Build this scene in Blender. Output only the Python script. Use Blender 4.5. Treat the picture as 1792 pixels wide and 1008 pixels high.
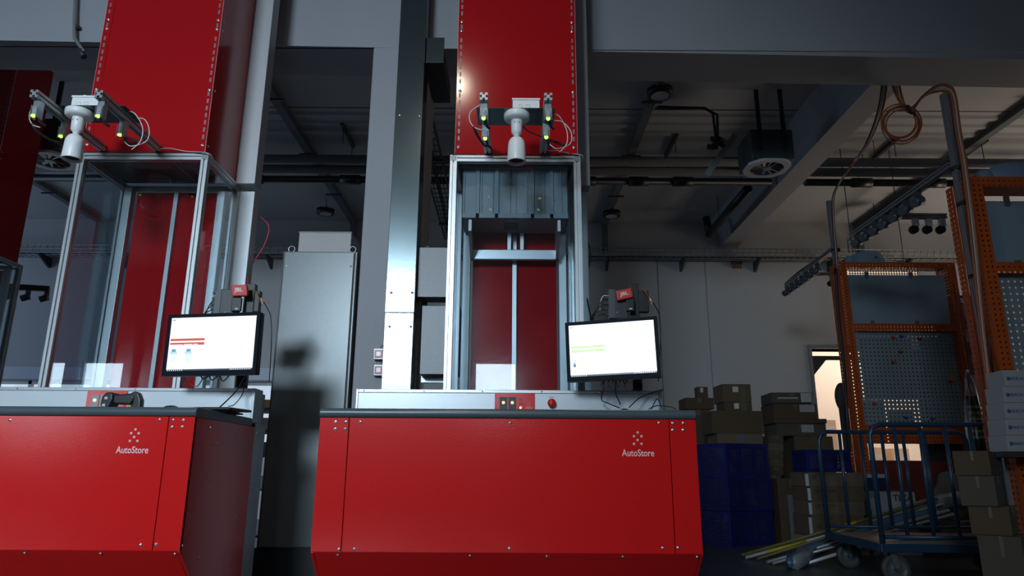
import bpy, math, random
from mathutils import Vector, Matrix
random.seed(7)
for o in list(bpy.data.objects): bpy.data.objects.remove(o, do_unlink=True)
SC = bpy.context.scene
COL = SC.collection
R = math.radians

# ------------------------------------------------------------------ camera
CAMZ, F, PITCH, ROLL = 0.685, 1230.0, R(14.6), 0.006
cam_d = bpy.data.cameras.new('camera'); cam = bpy.data.objects.new('camera', cam_d); COL.objects.link(cam)
cam_d.sensor_width = 36.0; cam_d.lens = 36.0 * F / 1792.0; cam_d.clip_start = 0.02; cam_d.clip_end = 200
CM = Matrix.Rotation(R(90) + PITCH, 3, 'X') @ Matrix.Rotation(ROLL, 3, 'Z')
cam.matrix_world = Matrix.Translation((0, 0, CAMZ)) @ CM.to_4x4()
SC.camera = cam

def ray(x, y): return CM @ Vector(((x - 896) / F, (504 - y) / F, -1))
def P(x, y, Y):
    d = ray(x, y); k = Y / d.y
    return Vector((d.x * k, Y, CAMZ + d.z * k))
def PZ(x, y, z):
    d = ray(x, y); k = (z - CAMZ) / d.z
    return Vector((d.x * k, d.y * k, z))

# ------------------------------------------------------------------ sky, daylight, exposure
w = bpy.data.worlds.new('world'); SC.world = w; w.use_nodes = True
nt = w.node_tree; nt.nodes.clear()
wo = nt.nodes.new('ShaderNodeOutputWorld'); bg = nt.nodes.new('ShaderNodeBackground')
tc = nt.nodes.new('ShaderNodeTexCoord'); sx = nt.nodes.new('ShaderNodeSeparateXYZ'); cr = nt.nodes.new('ShaderNodeValToRGB')
cr.color_ramp.elements[0].position = 0.0; cr.color_ramp.elements[0].color = (0.62, 0.55, 0.5, 1)
cr.color_ramp.elements[1].position = 0.5; cr.color_ramp.elements[1].color = (0.50, 0.62, 0.86, 1)
e = cr.color_ramp.elements.new(0.06); e.color = (0.72, 0.78, 0.92, 1)
nt.links.new(tc.outputs['Generated'], sx.inputs[0]); nt.links.new(sx.outputs['Z'], cr.inputs[0])
nt.links.new(cr.outputs[0], bg.inputs[0]); nt.links.new(bg.outputs[0], wo.inputs[0])
bg.inputs[1].default_value = 1.0

def area(name, loc, rot, sx_, sy_, power, col, portal=False):
    l = bpy.data.lights.new(name, 'AREA'); l.shape = 'RECTANGLE'; l.size = sx_; l.size_y = sy_
    l.energy = power; l.color = col
    if portal: l.cycles.is_portal = True
    o = bpy.data.objects.new(name, l); COL.objects.link(o); o.location = loc; o.rotation_euler = rot
    return o
# rear wall windows (behind the camera), wall plane at Y = RY : (x0, x1, z0, z1)
RY = -6.0
REAR_WIN = [(-9.4, -8.75, 1.25, 2.75), (-8.45, -7.6, 1.25, 2.75), (-3.5, -1.6, 2.95, 4.35), (-0.75, 0.12, 1.9, 2.78)]
# daylight arriving through those windows
DAY = (0.78, 0.89, 1.0)
dl = area('daylight', (-2.55, RY - 0.25, 3.65), (R(-90 + 14), 0, R(180 + 1)), 1.9, 1.4, 128, DAY); dl.data.spread = R(66)   # spread narrowed to keep the right side dim
area('daylight', (-2.55, RY - 0.30, 3.65), (R(-90), 0, R(180)), 1.9, 1.4, 45, DAY)  # second, wide lamp at the same window, added to lift the lintel wall
area('daylight', (-8.5, RY - 0.25, 2.0), (R(-90), 0, R(180)), 1.8, 1.5, 90, DAY)
area('daylight', (-0.3, RY - 0.25, 2.34), (R(-90), 0, R(180)), 0.87, 0.88, 30, DAY)
# far hall: daylight from a window in its left end, warm lamp added at the right wall, tipped up to light the ceiling
area('daylight', (-10.6, 8.0, 2.3), (0, R(-90), 0), 2.6, 3.6, 55, (0.42, 0.66, 1.0))
wl_ = area('daylight', (9.3, 8.2, 1.4), (0, R(138), 0), 1.8, 3.0, 46, (1.0, 0.80, 0.62)); wl_.data.spread = R(110)
SC.view_settings.view_transform = 'Standard'
SC.view_settings.look = 'None'
SC.view_settings.gamma = 1.0
SC.view_settings.exposure = 0.0
SC.view_settings.use_curve_mapping = False

# ------------------------------------------------------------------ materials
MATS = {}
def mat(name, col, rough=0.5, metal=0.0, noise=0.06, scale=6.0, spec=0.5, emit=None, es=0.0, bump=0.0, bscale=80, coat=0.0, aniso=0.0):
    if name in MATS: return MATS[name]
    m = bpy.data.materials.new(name); m.use_nodes = True; t = m.node_tree; b = t.nodes['Principled BSDF']
    c = (*col, 1)
    b.inputs['Base Color'].default_value = c
    b.inputs['Roughness'].default_value = rough; b.inputs['Metallic'].default_value = metal
    b.inputs['Specular IOR Level'].default_value = spec
    b.inputs['Coat Weight'].default_value = coat; b.inputs['Coat Roughness'].default_value = 0.06
    if aniso: b.inputs['Anisotropic'].default_value = aniso
    tcn = t.nodes.new('ShaderNodeTexCoord')
    if noise > 0:
        n = t.nodes.new('ShaderNodeTexNoise'); n.inputs['Scale'].default_value = scale; n.inputs['Detail'].default_value = 3
        mx = t.nodes.new('ShaderNodeMix'); mx.data_type = 'RGBA'
        mx.inputs[6].default_value = (*[max(0, v * (1 - noise)) for v in col], 1)
        mx.inputs[7].default_value = (*[min(1, v * (1 + noise)) for v in col], 1)
        t.links.new(tcn.outputs['Object'], n.inputs['Vector']); t.links.new(n.outputs[0], mx.inputs[0]); t.links.new(mx.outputs[2], b.inputs['Base Color'])
    if bump > 0:
        n2 = t.nodes.new('ShaderNodeTexNoise'); n2.inputs['Scale'].default_value = bscale; n2.inputs['Detail'].default_value = 4
        bp = t.nodes.new('ShaderNodeBump'); bp.inputs['Strength'].default_value = bump; bp.inputs['Distance'].default_value = 0.01
        t.links.new(tcn.outputs['Object'], n2.inputs['Vector']); t.links.new(n2.outputs[0], bp.inputs['Height']); t.links.new(bp.outputs[0], b.inputs['Normal'])
    if emit:
        b.inputs['Emission Color'].default_value = (*emit, 1); b.inputs['Emission Strength'].default_value = es
    MATS[name] = m; return m

def glassmat(name, tint=(0.9, 0.95, 0.97), refl=1.0, rough=0.01):
    if name in MATS: return MATS[name]
    m = bpy.data.materials.new(name); m.use_nodes = True; t = m.node_tree; t.nodes.clear()
    out = t.nodes.new('ShaderNodeOutputMaterial'); tr = t.nodes.new('ShaderNodeBsdfTransparent'); gl = t.nodes.new('ShaderNodeBsdfGlossy')
    def MT(op, a, b_):
        n = t.nodes.new('ShaderNodeMath'); n.operation = op
        for i, q in enumerate((a, b_)):
            if isinstance(q, (int, float)): n.inputs[i].default_value = q
            else: t.links.new(q, n.inputs[i])
        return n.outputs[0]
    ge = t.nodes.new('ShaderNodeNewGeometry'); dt = t.nodes.new('ShaderNodeVectorMath'); dt.operation = 'DOT_PRODUCT'
    t.links.new(ge.outputs['Normal'], dt.inputs[0]); t.links.new(ge.outputs['Incoming'], dt.inputs[1])
    cs = t.nodes.new('ShaderNodeMath'); cs.operation = 'ABSOLUTE'; t.links.new(dt.outputs['Value'], cs.inputs[0])
    sch = MT('ADD', MT('MULTIPLY', MT('POWER', MT('SUBTRACT', 1.0, cs.outputs[0]), 5.0), .95), .045); mx = t.nodes.new('ShaderNodeMixShader')
    mu = t.nodes.new('ShaderNodeMath'); mu.operation = 'MULTIPLY'; mu.inputs[1].default_value = refl
    tr.inputs[0].default_value = (*tint, 1); gl.inputs['Roughness'].default_value = rough; gl.inputs[0].default_value = (1, 1, 1, 1)
    t.links.new(sch, mu.inputs[0]); t.links.new(mu.outputs[0], mx.inputs[0]); t.links.new(tr.outputs[0], mx.inputs[1]); t.links.new(gl.outputs[0], mx.inputs[2])
    t.links.new(mx.outputs[0], out.inputs[0]); MATS[name] = m; return m

def perf(name, col, pitch, rad, rough=0.45, diamond=False, ax=('X', 'Z'), metal=0.0, both=False):
    """sheet with real see-through round (or diamond) holes on a grid of object coordinates"""
    if name in MATS: return MATS[name]
    m = bpy.data.materials.new(name); m.use_nodes = True; t = m.node_tree; b = t.nodes['Principled BSDF']; out = t.nodes['Material Output']
    b.inputs['Base Color'].default_value = (*col, 1); b.inputs['Roughness'].default_value = rough; b.inputs['Metallic'].default_value = metal
    tcn = t.nodes.new('ShaderNodeTexCoord'); s = t.nodes.new('ShaderNodeSeparateXYZ'); t.links.new(tcn.outputs['Object'], s.inputs[0])
    def M(op, a, bv=None):
        n = t.nodes.new('ShaderNodeMath'); n.operation = op
        for i, q in enumerate((a, bv)):
            if q is None: continue
            if isinstance(q, (int, float)): n.inputs[i].default_value = q
            else: t.links.new(q, n.inputs[i])
        return n.outputs[0]
    nz = t.nodes.new('ShaderNodeTexNoise'); nz.inputs['Scale'].default_value = 5
    cm = t.nodes.new('ShaderNodeMix'); cm.data_type = 'RGBA'; cm.inputs[6].default_value = (*[v * .9 for v in col], 1); cm.inputs[7].default_value = (*[min(1, v * 1.1) for v in col], 1)
    t.links.new(tcn.outputs['Object'], nz.inputs['Vector']); t.links.new(nz.outputs[0], cm.inputs[0]); t.links.new(cm.outputs[2], b.inputs['Base Color'])
    if both:
        geo = t.nodes.new('ShaderNodeNewGeometry'); gs = t.nodes.new('ShaderNodeSeparateXYZ')
        t.links.new(tcn.outputs['Normal'], gs.inputs[0])
        isx = M('GREATER_THAN', M('ABSOLUTE', gs.outputs['X']), 0.5)
        u0 = M('ADD', M('MULTIPLY', s.outputs['Y'], isx), M('MULTIPLY', s.outputs['X'], M('SUBTRACT', 1.0, isx)))
    else: u0 = s.outputs[ax[0]]
    v0 = s.outputs[ax[1]]
    if diamond:
        ua, va = M('ADD', u0, v0), M('SUBTRACT', u0, v0); u0, v0 = ua, va
    u = M('ABSOLUTE', M('SUBTRACT', M('FRACT', M('DIVIDE', M('ADD', u0, 50.0), pitch)), 0.5))
    v = M('ABSOLUTE', M('SUBTRACT', M('FRACT', M('DIVIDE', M('ADD', v0, 50.0), pitch)), 0.5))
    if diamond: hole = M('LESS_THAN', M('MAXIMUM', u, v), rad / pitch)
    else: hole = M('LESS_THAN', M('SQRT', M('ADD', M('MULTIPLY', u, u), M('MULTIPLY', v, v))), rad / pitch)
    tr = t.nodes.new('ShaderNodeBsdfTransparent'); mx = t.nodes.new('ShaderNodeMixShader')
    t.links.new(hole, mx.inputs[0]); t.links.new(b.outputs[0], mx.inputs[1]); t.links.new(tr.outputs[0], mx.inputs[2]); t.links.new(mx.outputs[0], out.inputs[0])
    MATS[name] = m; return m

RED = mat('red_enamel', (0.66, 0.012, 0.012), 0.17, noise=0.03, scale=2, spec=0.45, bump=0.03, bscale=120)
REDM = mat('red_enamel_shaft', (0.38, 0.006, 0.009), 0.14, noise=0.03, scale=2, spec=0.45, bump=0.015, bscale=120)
CABM = mat('cabinet_grey', (0.13, 0.145, 0.15), 0.33, 0.3, noise=0.10, scale=90)
BOXM = mat('grey_box_steel', (0.17, 0.18, 0.19), 0.45, 0.3, noise=0.12, scale=60)
ALU = mat('anodised_aluminium', (0.50, 0.52, 0.54), 0.36, 0.75, noise=0.05, scale=9)
ALUD = mat('dull_aluminium', (0.36, 0.37, 0.39), 0.42, 0.7, noise=0.08, scale=9)
GALV = mat('galvanised_steel', (0.34, 0.38, 0.40), 0.36, 0.8, noise=0.14, scale=38, bump=0.02, bscale=60)
GALVC = mat('grey_painted_steel', (0.27, 0.29, 0.30), 0.36, 0.35, noise=0.10, scale=90)
GALVD = mat('brushed_galvanised_sheet', (0.155, 0.195, 0.205), 0.20, 0.9, noise=0.06, scale=30, bump=0.02, bscale=30, spec=.3)
WALLM = mat('painted_concrete', (0.33, 0.34, 0.37), 0.85, noise=0.06, scale=1.5, bump=0.08, bscale=20)
WALLW = mat('white_wall_paint', (0.50, 0.50, 0.51), 0.85, noise=0.03, scale=1.2)
CEILM = mat('ceiling_paint', (0.42, 0.43, 0.45), 0.9, noise=0.05, scale=1.2)
FLOORM = mat('sealed_concrete_floor', (0.06, 0.068, 0.072), 0.38, noise=0.18, scale=3, bump=0.03)
BLACK = mat('black_plastic', (0.012, 0.013, 0.016), 0.42, noise=0.1)
RUBBER = mat('black_rubber', (0.02, 0.02, 0.022), 0.7, noise=0.1)
TOPM = mat('slate_worktop', (0.075, 0.105, 0.12), 0.30, noise=0.05, scale=12)
WHITEP = mat('white_plastic', (0.78, 0.79, 0.80), 0.38, noise=0.02)
WHITES = mat('white_sheet_panel', (0.58, 0.62, 0.66), 0.36, 0.25, noise=0.04, scale=3)
CHROME = mat('bolt_steel', (0.80, 0.82, 0.85), 0.22, 0.95, noise=0.03)
LOGO = mat('pale_print', (0.85, 0.62, 0.62), 0.5, noise=0.01)
EDGE = mat('pale_sheet_edge', (0.75, 0.45, 0.42), 0.4, noise=0.02)
SLOTM = mat('slot_backing', (0.20, 0.20, 0.20), 0.5, 0.5, noise=0.2, scale=30)
DARKM = mat('dark_painted_steel', (0.035, 0.037, 0.04), 0.5, noise=0.1)
GREYP = mat('grey_bin_plastic', (0.22, 0.25, 0.28), 0.42, noise=0.08, scale=8)
ORANGE = perf('orange_perforated_steel', (0.44, 0.075, 0.010), 0.034, 0.0068, both=True)
ORANGES = mat('orange_painted_steel', (0.58, 0.09, 0.02), 0.45, noise=0.08)
PEG = perf('blue_grey_pegboard', (0.22, 0.27, 0.30), 0.040, 0.0075)
BOARD = mat('blue_grey_board', (0.23, 0.31, 0.38), 0.6, noise=0.03)
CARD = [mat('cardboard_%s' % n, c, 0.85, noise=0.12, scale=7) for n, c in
        (('tan', (0.105, 0.072, 0.042)), ('brown', (0.08, 0.052, 0.03)), ('pale', (0.12, 0.092, 0.06)), ('dull', (0.078, 0.064, 0.047)))]  # card browns darkened to carry the dimness of the right side
TAPE = mat('packing_tape', (0.11, 0.088, 0.058), 0.4, noise=0.05)
LABELM = mat('paper_label', (0.55, 0.56, 0.57), 0.6, noise=0.05)
WCARD = mat('white_card', (0.34, 0.35, 0.37), 0.7, noise=0.04)
INK = mat('black_print', (0.02, 0.02, 0.022), 0.7, noise=0.05)
BINK = mat('blue_print', (0.06, 0.10, 0.26), 0.6, noise=0.05)
CRATE = perf('blue_crate_mesh', (0.004, 0.007, 0.10), 0.03, 0.009, rough=.6, diamond=True, both=True)
CRATES = mat('blue_crate_plastic', (0.004, 0.007, 0.11), 0.6, spec=.25, noise=0.08)
TROL = mat('blue_trolley_enamel', (0.014, 0.044, 0.09), 0.32, noise=0.05)
WOOD = mat('plywood', (0.27, 0.19, 0.13), 0.45, noise=0.16, scale=5)
DUCTM = mat('matt_grey_duct', (0.15, 0.16, 0.17), 0.75, noise=.05, spec=.2)
GLASS = glassmat('clear_glass', refl=1.0)
PLASTIC = glassmat('clear_film', tint=(0.75, 0.78, 0.8), refl=2.2, rough=0.25)
ACRYL = glassmat('smoked_cover', tint=(0.45, 0.55, 0.66), refl=2.0, rough=0.15)
GLED = mat('green_indicator', (0.1, 0.5, 0.05), 0.3, emit=(0.35, 1.0, 0.10), es=2.6, noise=0)
OLED = mat('orange_indicator', (0.6, 0.3, 0.05), 0.3, emit=(1.0, 0.55, 0.18), es=4.0, noise=0)
ORC = mat('orange_cable', (0.32, 0.085, 0.025), 0.5, noise=0.05)
GYC = mat('grey_cable', (0.40, 0.42, 0.44), 0.5, noise=0.05)
BKC = mat('black_cable', (0.012, 0.012, 0.015), 0.45, noise=0.05)
WHC = mat('white_cable', (0.6, 0.62, 0.64), 0.45, noise=0.02)
RDC = mat('red_cable', (0.45, 0.04, 0.06), 0.45, noise=0.02)
YEL = mat('yellow_plastic', (0.42, 0.36, 0.03), 0.45, noise=0.05)
def em(name, col, s): return mat(name, (0.02, 0.02, 0.02), 0.25, emit=col, es=s, noise=0)

# ------------------------------------------------------------------ mesh builder
class MB:
    def __init__(s): s.v = []; s.f = []; s.m = []; s.s = []
    def add(s, vs, fs, mi=0, sm=False):
        b = len(s.v); s.v += [Vector(p) for p in vs]
        for f in fs: s.f.append([b + i for i in f]); s.m.append(mi); s.s.append(sm)
        return s
    def box(s, x0, x1, y0, y1, z0, z1, mi=0, M=None):
        vs = [Vector(p) for p in ((x0, y0, z0), (x1, y0, z0), (x1, y1, z0), (x0, y1, z0), (x0, y0, z1), (x1, y0, z1), (x1, y1, z1), (x0, y1, z1))]
        if M: vs = [M @ p for p in vs]
        return s.add(vs, [(0, 3, 2, 1), (4, 5, 6, 7), (0, 1, 5, 4), (1, 2, 6, 5), (2, 3, 7, 6), (3, 0, 4, 7)], mi)
    def prism(s, poly, fn, a0, a1, mi=0, sm=False):
        n = len(poly); vs = [fn(u, v, a0) for u, v in poly] + [fn(u, v, a1) for u, v in poly]
        s.add(vs, [tuple(reversed(range(n))), tuple(range(n, 2 * n))], mi)
        b = len(s.v) - 2 * n
        for i in range(n):
            j = (i + 1) % n; s.f.append([b + i, b + j, b + n + j, b + n + i]); s.m.append(mi); s.s.append(sm)
        return s
    def frame(s, d):
        d = Vector(d).normalized(); a = Vector((0, 0, 1)) if abs(d.z) < .9 else Vector((1, 0, 0))
        u = d.cross(a).normalized(); return u, d.cross(u).normalized()
    def cyl(s, p0, p1, r0, r1=None, n=16, mi=0, caps=True):
        p0, p1 = Vector(p0), Vector(p1); r1 = r0 if r1 is None else r1; u, v = s.frame(p1 - p0)
        vs = [p + (u * math.cos(2 * math.pi * i / n) + v * math.sin(2 * math.pi * i / n)) * r for p, r in ((p0, r0), (p1, r1)) for i in range(n)]
        s.add(vs, [(i, (i + 1) % n, n + (i + 1) % n, n + i) for i in range(n)], mi, True)
        if caps:
            b = len(s.v) - 2 * n; s.f += [[b + i for i in reversed(range(n))], [b + n + i for i in range(n)]]; s.m += [mi, mi]; s.s += [False, False]
        return s
    def lathe(s, prof, c, d=(0, 0, 1), n=24, mi=0, sm=True):
        c = Vector(c); d = Vector(d).normalized(); u, v = s.frame(d); k = len(prof); vs = []
        for r, h in prof:
            for i in range(n):
                a = 2 * math.pi * i / n; vs.append(c + d * h + (u * math.cos(a) + v * math.sin(a)) * max(r, 1e-5))
        fs = [(j * n + i, j * n + (i + 1) % n, (j + 1) * n + (i + 1) % n, (j + 1) * n + i) for j in range(k - 1) for i in range(n)]
        return s.add(vs, fs, mi, sm)
    def tube(s, pts, r, n=7, mi=0, smooth=True, sub=6, closed=False):
        pts = [Vector(p) for p in pts]
        if smooth and len(pts) > 2:
            q = []; m = len(pts)
            for i in range(m - 1 if not closed else m):
                g = (lambda k: pts[k % m]) if closed else (lambda k: pts[max(0, min(m - 1, k))])
                a, b, c, d = g(i - 1), g(i), g(i + 1), g(i + 2)
                for j in range(sub):
                    t = j / sub
                    q.append(0.5 * ((2 * b) + (-a + c) * t + (2 * a - 5 * b + 4 * c - d) * t * t + (-a + 3 * b - 3 * c + d) * t ** 3))
            if not closed: q.append(pts[-1])
            pts = q
        m = len(pts); vs = []; pu = None
        for i, p in enumerate(pts):
            d = (pts[(i + 1) % m] - pts[i - 1]) if closed else (pts[min(i + 1, m - 1)] - pts[max(i - 1, 0)])
            if d.length < 1e-9: d = Vector((0, 0, 1))
            d.normalize()
            if pu is None: u, v = s.frame(d)
            else:
                u = pu - d * pu.dot(d); u = u.normalized() if u.length > 1e-6 else s.frame(d)[0]; v = d.cross(u)
            pu = u
            for k in range(n):
                a = 2 * math.pi * k / n; vs.append(p + (u * math.cos(a) + v * math.sin(a)) * r)
        L = m if closed else m - 1
        fs = [(i * n + k, i * n + (k + 1) % n, ((i + 1) % m) * n + (k + 1) % n, ((i + 1) % m) * n + k) for i in range(L) for k in range(n)]
        if not closed: fs += [tuple(reversed(range(n))), tuple((m - 1) * n + k for k in range(n))]
        return s.add(vs, fs, mi, True)
    def ball(s, c, r, mi=0, n=12, k=8, sc=(1, 1, 1)):
        c = Vector(c); vs = []
        for j in range(k + 1):
            t = math.pi * j / k
            for i in range(n):
                a = 2 * math.pi * i / n; vs.append(c + Vector((r * sc[0] * math.sin(t) * math.cos(a), r * sc[1] * math.sin(t) * math.sin(a), r * sc[2] * math.cos(t))))
        return s.add(vs, [(j * n + i, (j + 1) * n + i, (j + 1) * n + (i + 1) % n, j * n + (i + 1) % n) for j in range(k) for i in range(n)], mi, True)
    def profile(s, p0, p1, w=0.04, mi=0, core=True):
        """slotted aluminium extrusion between two points"""
        side = [(-.5, -.5), (-.12, -.5), (-.12, -.40), (-.26, -.40), (-.13, -.24), (.13, -.24), (.26, -.40), (.12, -.40), (.12, -.5)]
        poly = []
        for q in range(4):
            c, sn = [(1, 0), (0, 1), (-1, 0), (0, -1)][q]
            poly += [(x * c - y * sn, x * sn + y * c) for x, y in side]
        p0, p1 = Vector(p0), Vector(p1); d = (p1 - p0); L = d.length; d.normalize()
        if abs(d.z) > .9: u, v = Vector((1, 0, 0)), Vector((0, 1, 0))
        else: v = Vector((0, 0, 1)); u = v.cross(d).normalized(); v = d.cross(u)
        return s.prism(poly, lambda a, b, t: p0 + u * a * w + v * b * w + d * t, 0, L, mi)
    def build(s, name, mats, parent=None, local=False, origin=None, bevel=0.0, seg=2):
        off = Vector((0, 0, 0))
        if not local:
            q = parent
            while q: off += q.location; q = q.parent
        if origin is not None: off = Vector(origin)
        me = bpy.data.meshes.new(name)
        me.from_pydata([tuple(p - off) for p in s.v], [], s.f)
        for m in (mats if isinstance(mats, (list, tuple)) else [mats]): me.materials.append(m)
        me.polygons.foreach_set('material_index', s.m); me.polygons.foreach_set('use_smooth', s.s)
        me.update()
        o = bpy.data.objects.new(name, me); COL.objects.link(o)
        if parent: o.parent = parent
        if origin is not None: o.location = origin
        if bevel > 0:
            b = o.modifiers.new('bevel', 'BEVEL'); b.width = bevel; b.segments = seg; b.limit_method = 'ANGLE'; b.angle_limit = R(40)
        return o

def tag(o, label=None, cat=None, group=None, kind=None):
    if label: o['label'] = label
    if cat: o['category'] = cat
    if group: o['group'] = group
    if kind: o['kind'] = kind
    return o
def thing(name, loc, label, cat, group=None):
    o = bpy.data.objects.new(name, None); o.empty_display_size = 0.1; COL.objects.link(o); o.location = loc
    return tag(o, label, cat, group)
def struct(name, mb, m, **k): return tag(mb.build(name, m, **k), kind='structure')
def child_copy(src, name, loc, parent):
    c = src.copy(); c.name = name; COL.objects.link(c); c.parent = parent
    off = Vector((0, 0, 0)); q = parent
    while q: off += q.location; q = q.parent
    c.location = Vector(loc) - off; return c
def copy_tree(o, parent=None):
    c = o.copy(); COL.objects.link(c)
    if parent: c.parent = parent
    for ch in list(o.children): copy_tree(ch, c)
    return c
def text(s_, o, ux, uz, w, h, m, parent, name='lettering', bold=0.0, lift=0.0008, local=False):
    cu = bpy.data.curves.new('t', 'FONT'); cu.body = s_; cu.resolution_u = 3; cu.offset = bold
    t = bpy.data.objects.new('t', cu); COL.objects.link(t)
    dg = bpy.context.evaluated_depsgraph_get(); me = bpy.data.meshes.new_from_object(t.evaluated_get(dg))
    xs = [v.co.x for v in me.vertices]; ys = [v.co.y for v in me.vertices]
    x0, W, y0, H = min(xs), max(xs) - min(xs), min(ys), max(ys) - min(ys)
    o, ux, uz = Vector(o), Vector(ux), Vector(uz); nrm = ux.cross(uz).normalized() * lift
    mb = MB(); mb.add([o + ux * ((v.co.x - x0) / W * w) + uz * ((v.co.y - y0) / H * h) + nrm for v in me.vertices], [tuple(p.vertices) for p in me.polygons])
    bpy.data.objects.remove(t); bpy.data.curves.remove(cu); bpy.data.meshes.remove(me)
    return mb.build(name, m, parent, local=local)

# bolt prototype meshes (flat button head facing -Y)
def bolt_mesh(d=(0, -1, 0), r=0.0052):
    b = MB(); b.lathe([(r, 0), (r, .002), (r * .75, .0042), (0, .0046)], (0, 0, 0), d, n=10)
    b.lathe([(r * 1.45, 0), (r * 1.45, .001), (r, .0012)], (0, 0, 0), d, n=12)
    o = b.build('bolt', CHROME); me = o.data; bpy.data.objects.remove(o); return me
BF, BR_, BL = bolt_mesh(), bolt_mesh((1, 0, 0)), bolt_mesh((-1, 0, 0))
BS = bolt_mesh((0, -1, 0), 0.007); BD = bolt_mesh((0, -.64, -.77), 0.006)
def bolt(loc, parent, me=None, name='bolt'):
    o = bpy.data.objects.new(name, me or BF); COL.objects.link(o); o.parent = parent
    off = Vector((0, 0, 0)); q = parent
    while q: off += q.location; q = q.parent
    o.location = Vector(loc) - off; return o

# ================================================================== THE SETTING
CZ = 4.5
LINT = [P(0, 70, 4.63), P(655, 84, 4.72)]
WY0, WY1, LZ = 4.68, 5.08, 3.76
m = MB(); m.box(-11.5, 11, -6.6, 11, -0.12, 0); struct('floor', m, FLOORM)
m = MB(); m.box(-11.5, 11, -6.6, 11, CZ, CZ + .2)
for y in (5.75, 6.9, 8.9): m.box(-10.4, 9.2, y, y + .012, CZ - .004, CZ, 1)
struct('ceiling', m, [CEILM, DARKM])
m = MB()
for y in (7.0, 7.2, 7.4): m.prism([(y, CZ - .001), (y + .03, CZ - .022), (y + .08, CZ - .022), (y + .11, CZ - .001)], lambda u, v, a: Vector((a, u, v)), -10.4, 3.05)
struct('trim_3', m, CEILM)
m = MB()
for y in (7.0, 7.2, 7.4): m.prism([(y, CZ - .001), (y + .03, CZ - .022), (y + .08, CZ - .022), (y + .11, CZ - .001)], lambda u, v, a: Vector((a, u, v)), 3.6, 9.2)
struct('trim_4', m, CEILM)
# partition wall with a lintel over a wide opening, and a pillar
m = MB()
a = R(-0.0)
m.prism([(-10.5, LZ), (9.3, LZ), (9.3, CZ), (-10.5, CZ)], lambda u, v, t: Vector((u, t + u * 0.022, v)), WY0, WY1)
m.box(-10.5, 9.3, WY0 - .012 + .0, WY0 + .0, LZ + .0, LZ + .0001)
struct('wall_partition', m, WALLM)
m = MB(); m.box(-1.05, -0.63, WY0 - .03, WY1 - .02, 0, LZ - .001); struct('wall_pillar', m, WALLM, bevel=.012)
m = MB(); m.box(-10.5, -4.25, WY0 - .1, WY1 - .05, 0, LZ - .001); struct('wall_light_blocker', m, WALLM)  # unseen wall section, added to keep window light off the far station
# back wall with window band at left and gate at right
BY = 10.5
def wall_holes(name, fn, u0, u1, v0, v1, holes, t0, t1, m_):
    us = sorted({u0, u1, *[h[0] for h in holes], *[h[1] for h in holes]}); vs = sorted({v0, v1, *[h[2] for h in holes], *[h[3] for h in holes]})
    mb = MB()
    for i in range(len(us) - 1):
        for j in range(len(vs) - 1):
            cu, cv = (us[i] + us[i + 1]) / 2, (vs[j] + vs[j + 1]) / 2
            if any(h[0] < cu < h[1] and h[2] < cv < h[3] for h in holes): continue
            mb.prism([(us[i], vs[j]), (us[i + 1], vs[j]), (us[i + 1], vs[j + 1]), (us[i], vs[j + 1])], fn, t0, t1)
    return struct(name, mb, m_)
GX0, GX1, GZ = 4.52, 6.2, 2.5
wall_holes('wall_back', lambda u, v, t: Vector((u, t, v)), -11, 9.3, 0, CZ, [(-9.8, -3.4, .95, 1.96), (GX0, GX1, -.1, GZ)], BY, BY + .25, WALLW)
wall_holes('wall_rear', lambda u, v, t: Vector((u, t, v)), -11, 9.3, 0, CZ, REAR_WIN, RY - .2, RY, WALLM)
wall_holes('wall_left', lambda u, v, t: Vector((t, u, v)), -6.2, BY + .25, 0, CZ, [(6.2, 9.8, 1.0, 3.6)], -11.2, -11.0 + .3, WALLW)
wall_holes('wall_right', lambda u, v, t: Vector((t, u, v)), -6.2, BY + .25, 0, CZ, [(6.7, 9.7, .6, 3.2)], 9.3, 9.5, WALLW)
def window(n, fn, u0, u1, v0, v1, t, cross=1):
    m = MB(); fw = .05; bars = [(u0, u0 + fw, v0, v1), (u1 - fw, u1, v0, v1), (u0, u1, v0, v0 + fw), (u0, u1, v1 - fw, v1)]
    for k in range(1, cross + 1):
        c = u0 + (u1 - u0) * k / (cross + 1); bars.append((c - .025, c + .025, v0, v1))
    for b in bars: m.prism([(b[0], b[2]), (b[1], b[2]), (b[1], b[3]), (b[0], b[3])], fn, t, t + .06)
    o = struct('window_%d' % n, m, ALUD)
    g = MB(); g.prism([(u0, v0), (u1, v0), (u1, v1), (u0, v1)], fn, t + .025, t + .033); g.build('window_pane', GLASS, o)
fy = lambda u, v, t: Vector((u, t, v)); fx = lambda u, v, t: Vector((t, u, v))
for i, r_ in enumerate(REAR_WIN): window(i + 1, fy, *r_, RY - .13, 0)
window(5, fy, -9.8, -3.4, .95, 1.96, BY + .1, 4)
window(6, fx, 6.2, 9.8, 1.0, 3.6, -11.05, 2)
window(7, fx, 6.7, 9.7, .6, 3.2, 9.4, 2)
m = MB(); m.box(-9.9, -3.3, BY - .05, BY - .001, 1.97, 2.15); struct('trim_1', m, mat('pale_blind', (0.62, 0.66, 0.74), 0.6, noise=.03))
m = MB(); m.box(2.255, 2.262, BY - .004, BY - .0005, 0, 3.9); m.box(3.0, 3.004, BY - .004, BY - .0005, 0, 3.9)
struct('trim_2', m, DARKM)
# concrete downstand beam running front to back
m = MB(); m.box(3.25, 3.53, WY1 + .08, BY - .01, 4.1, CZ - .001)
m.prism([(3.25, 4.3), (3.25, 4.5), (3.1, 4.5)], lambda u, v, t: Vector((u, t, v)), WY1 + .1, BY - .01); struct('beam_ceiling', m, WALLM)
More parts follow.
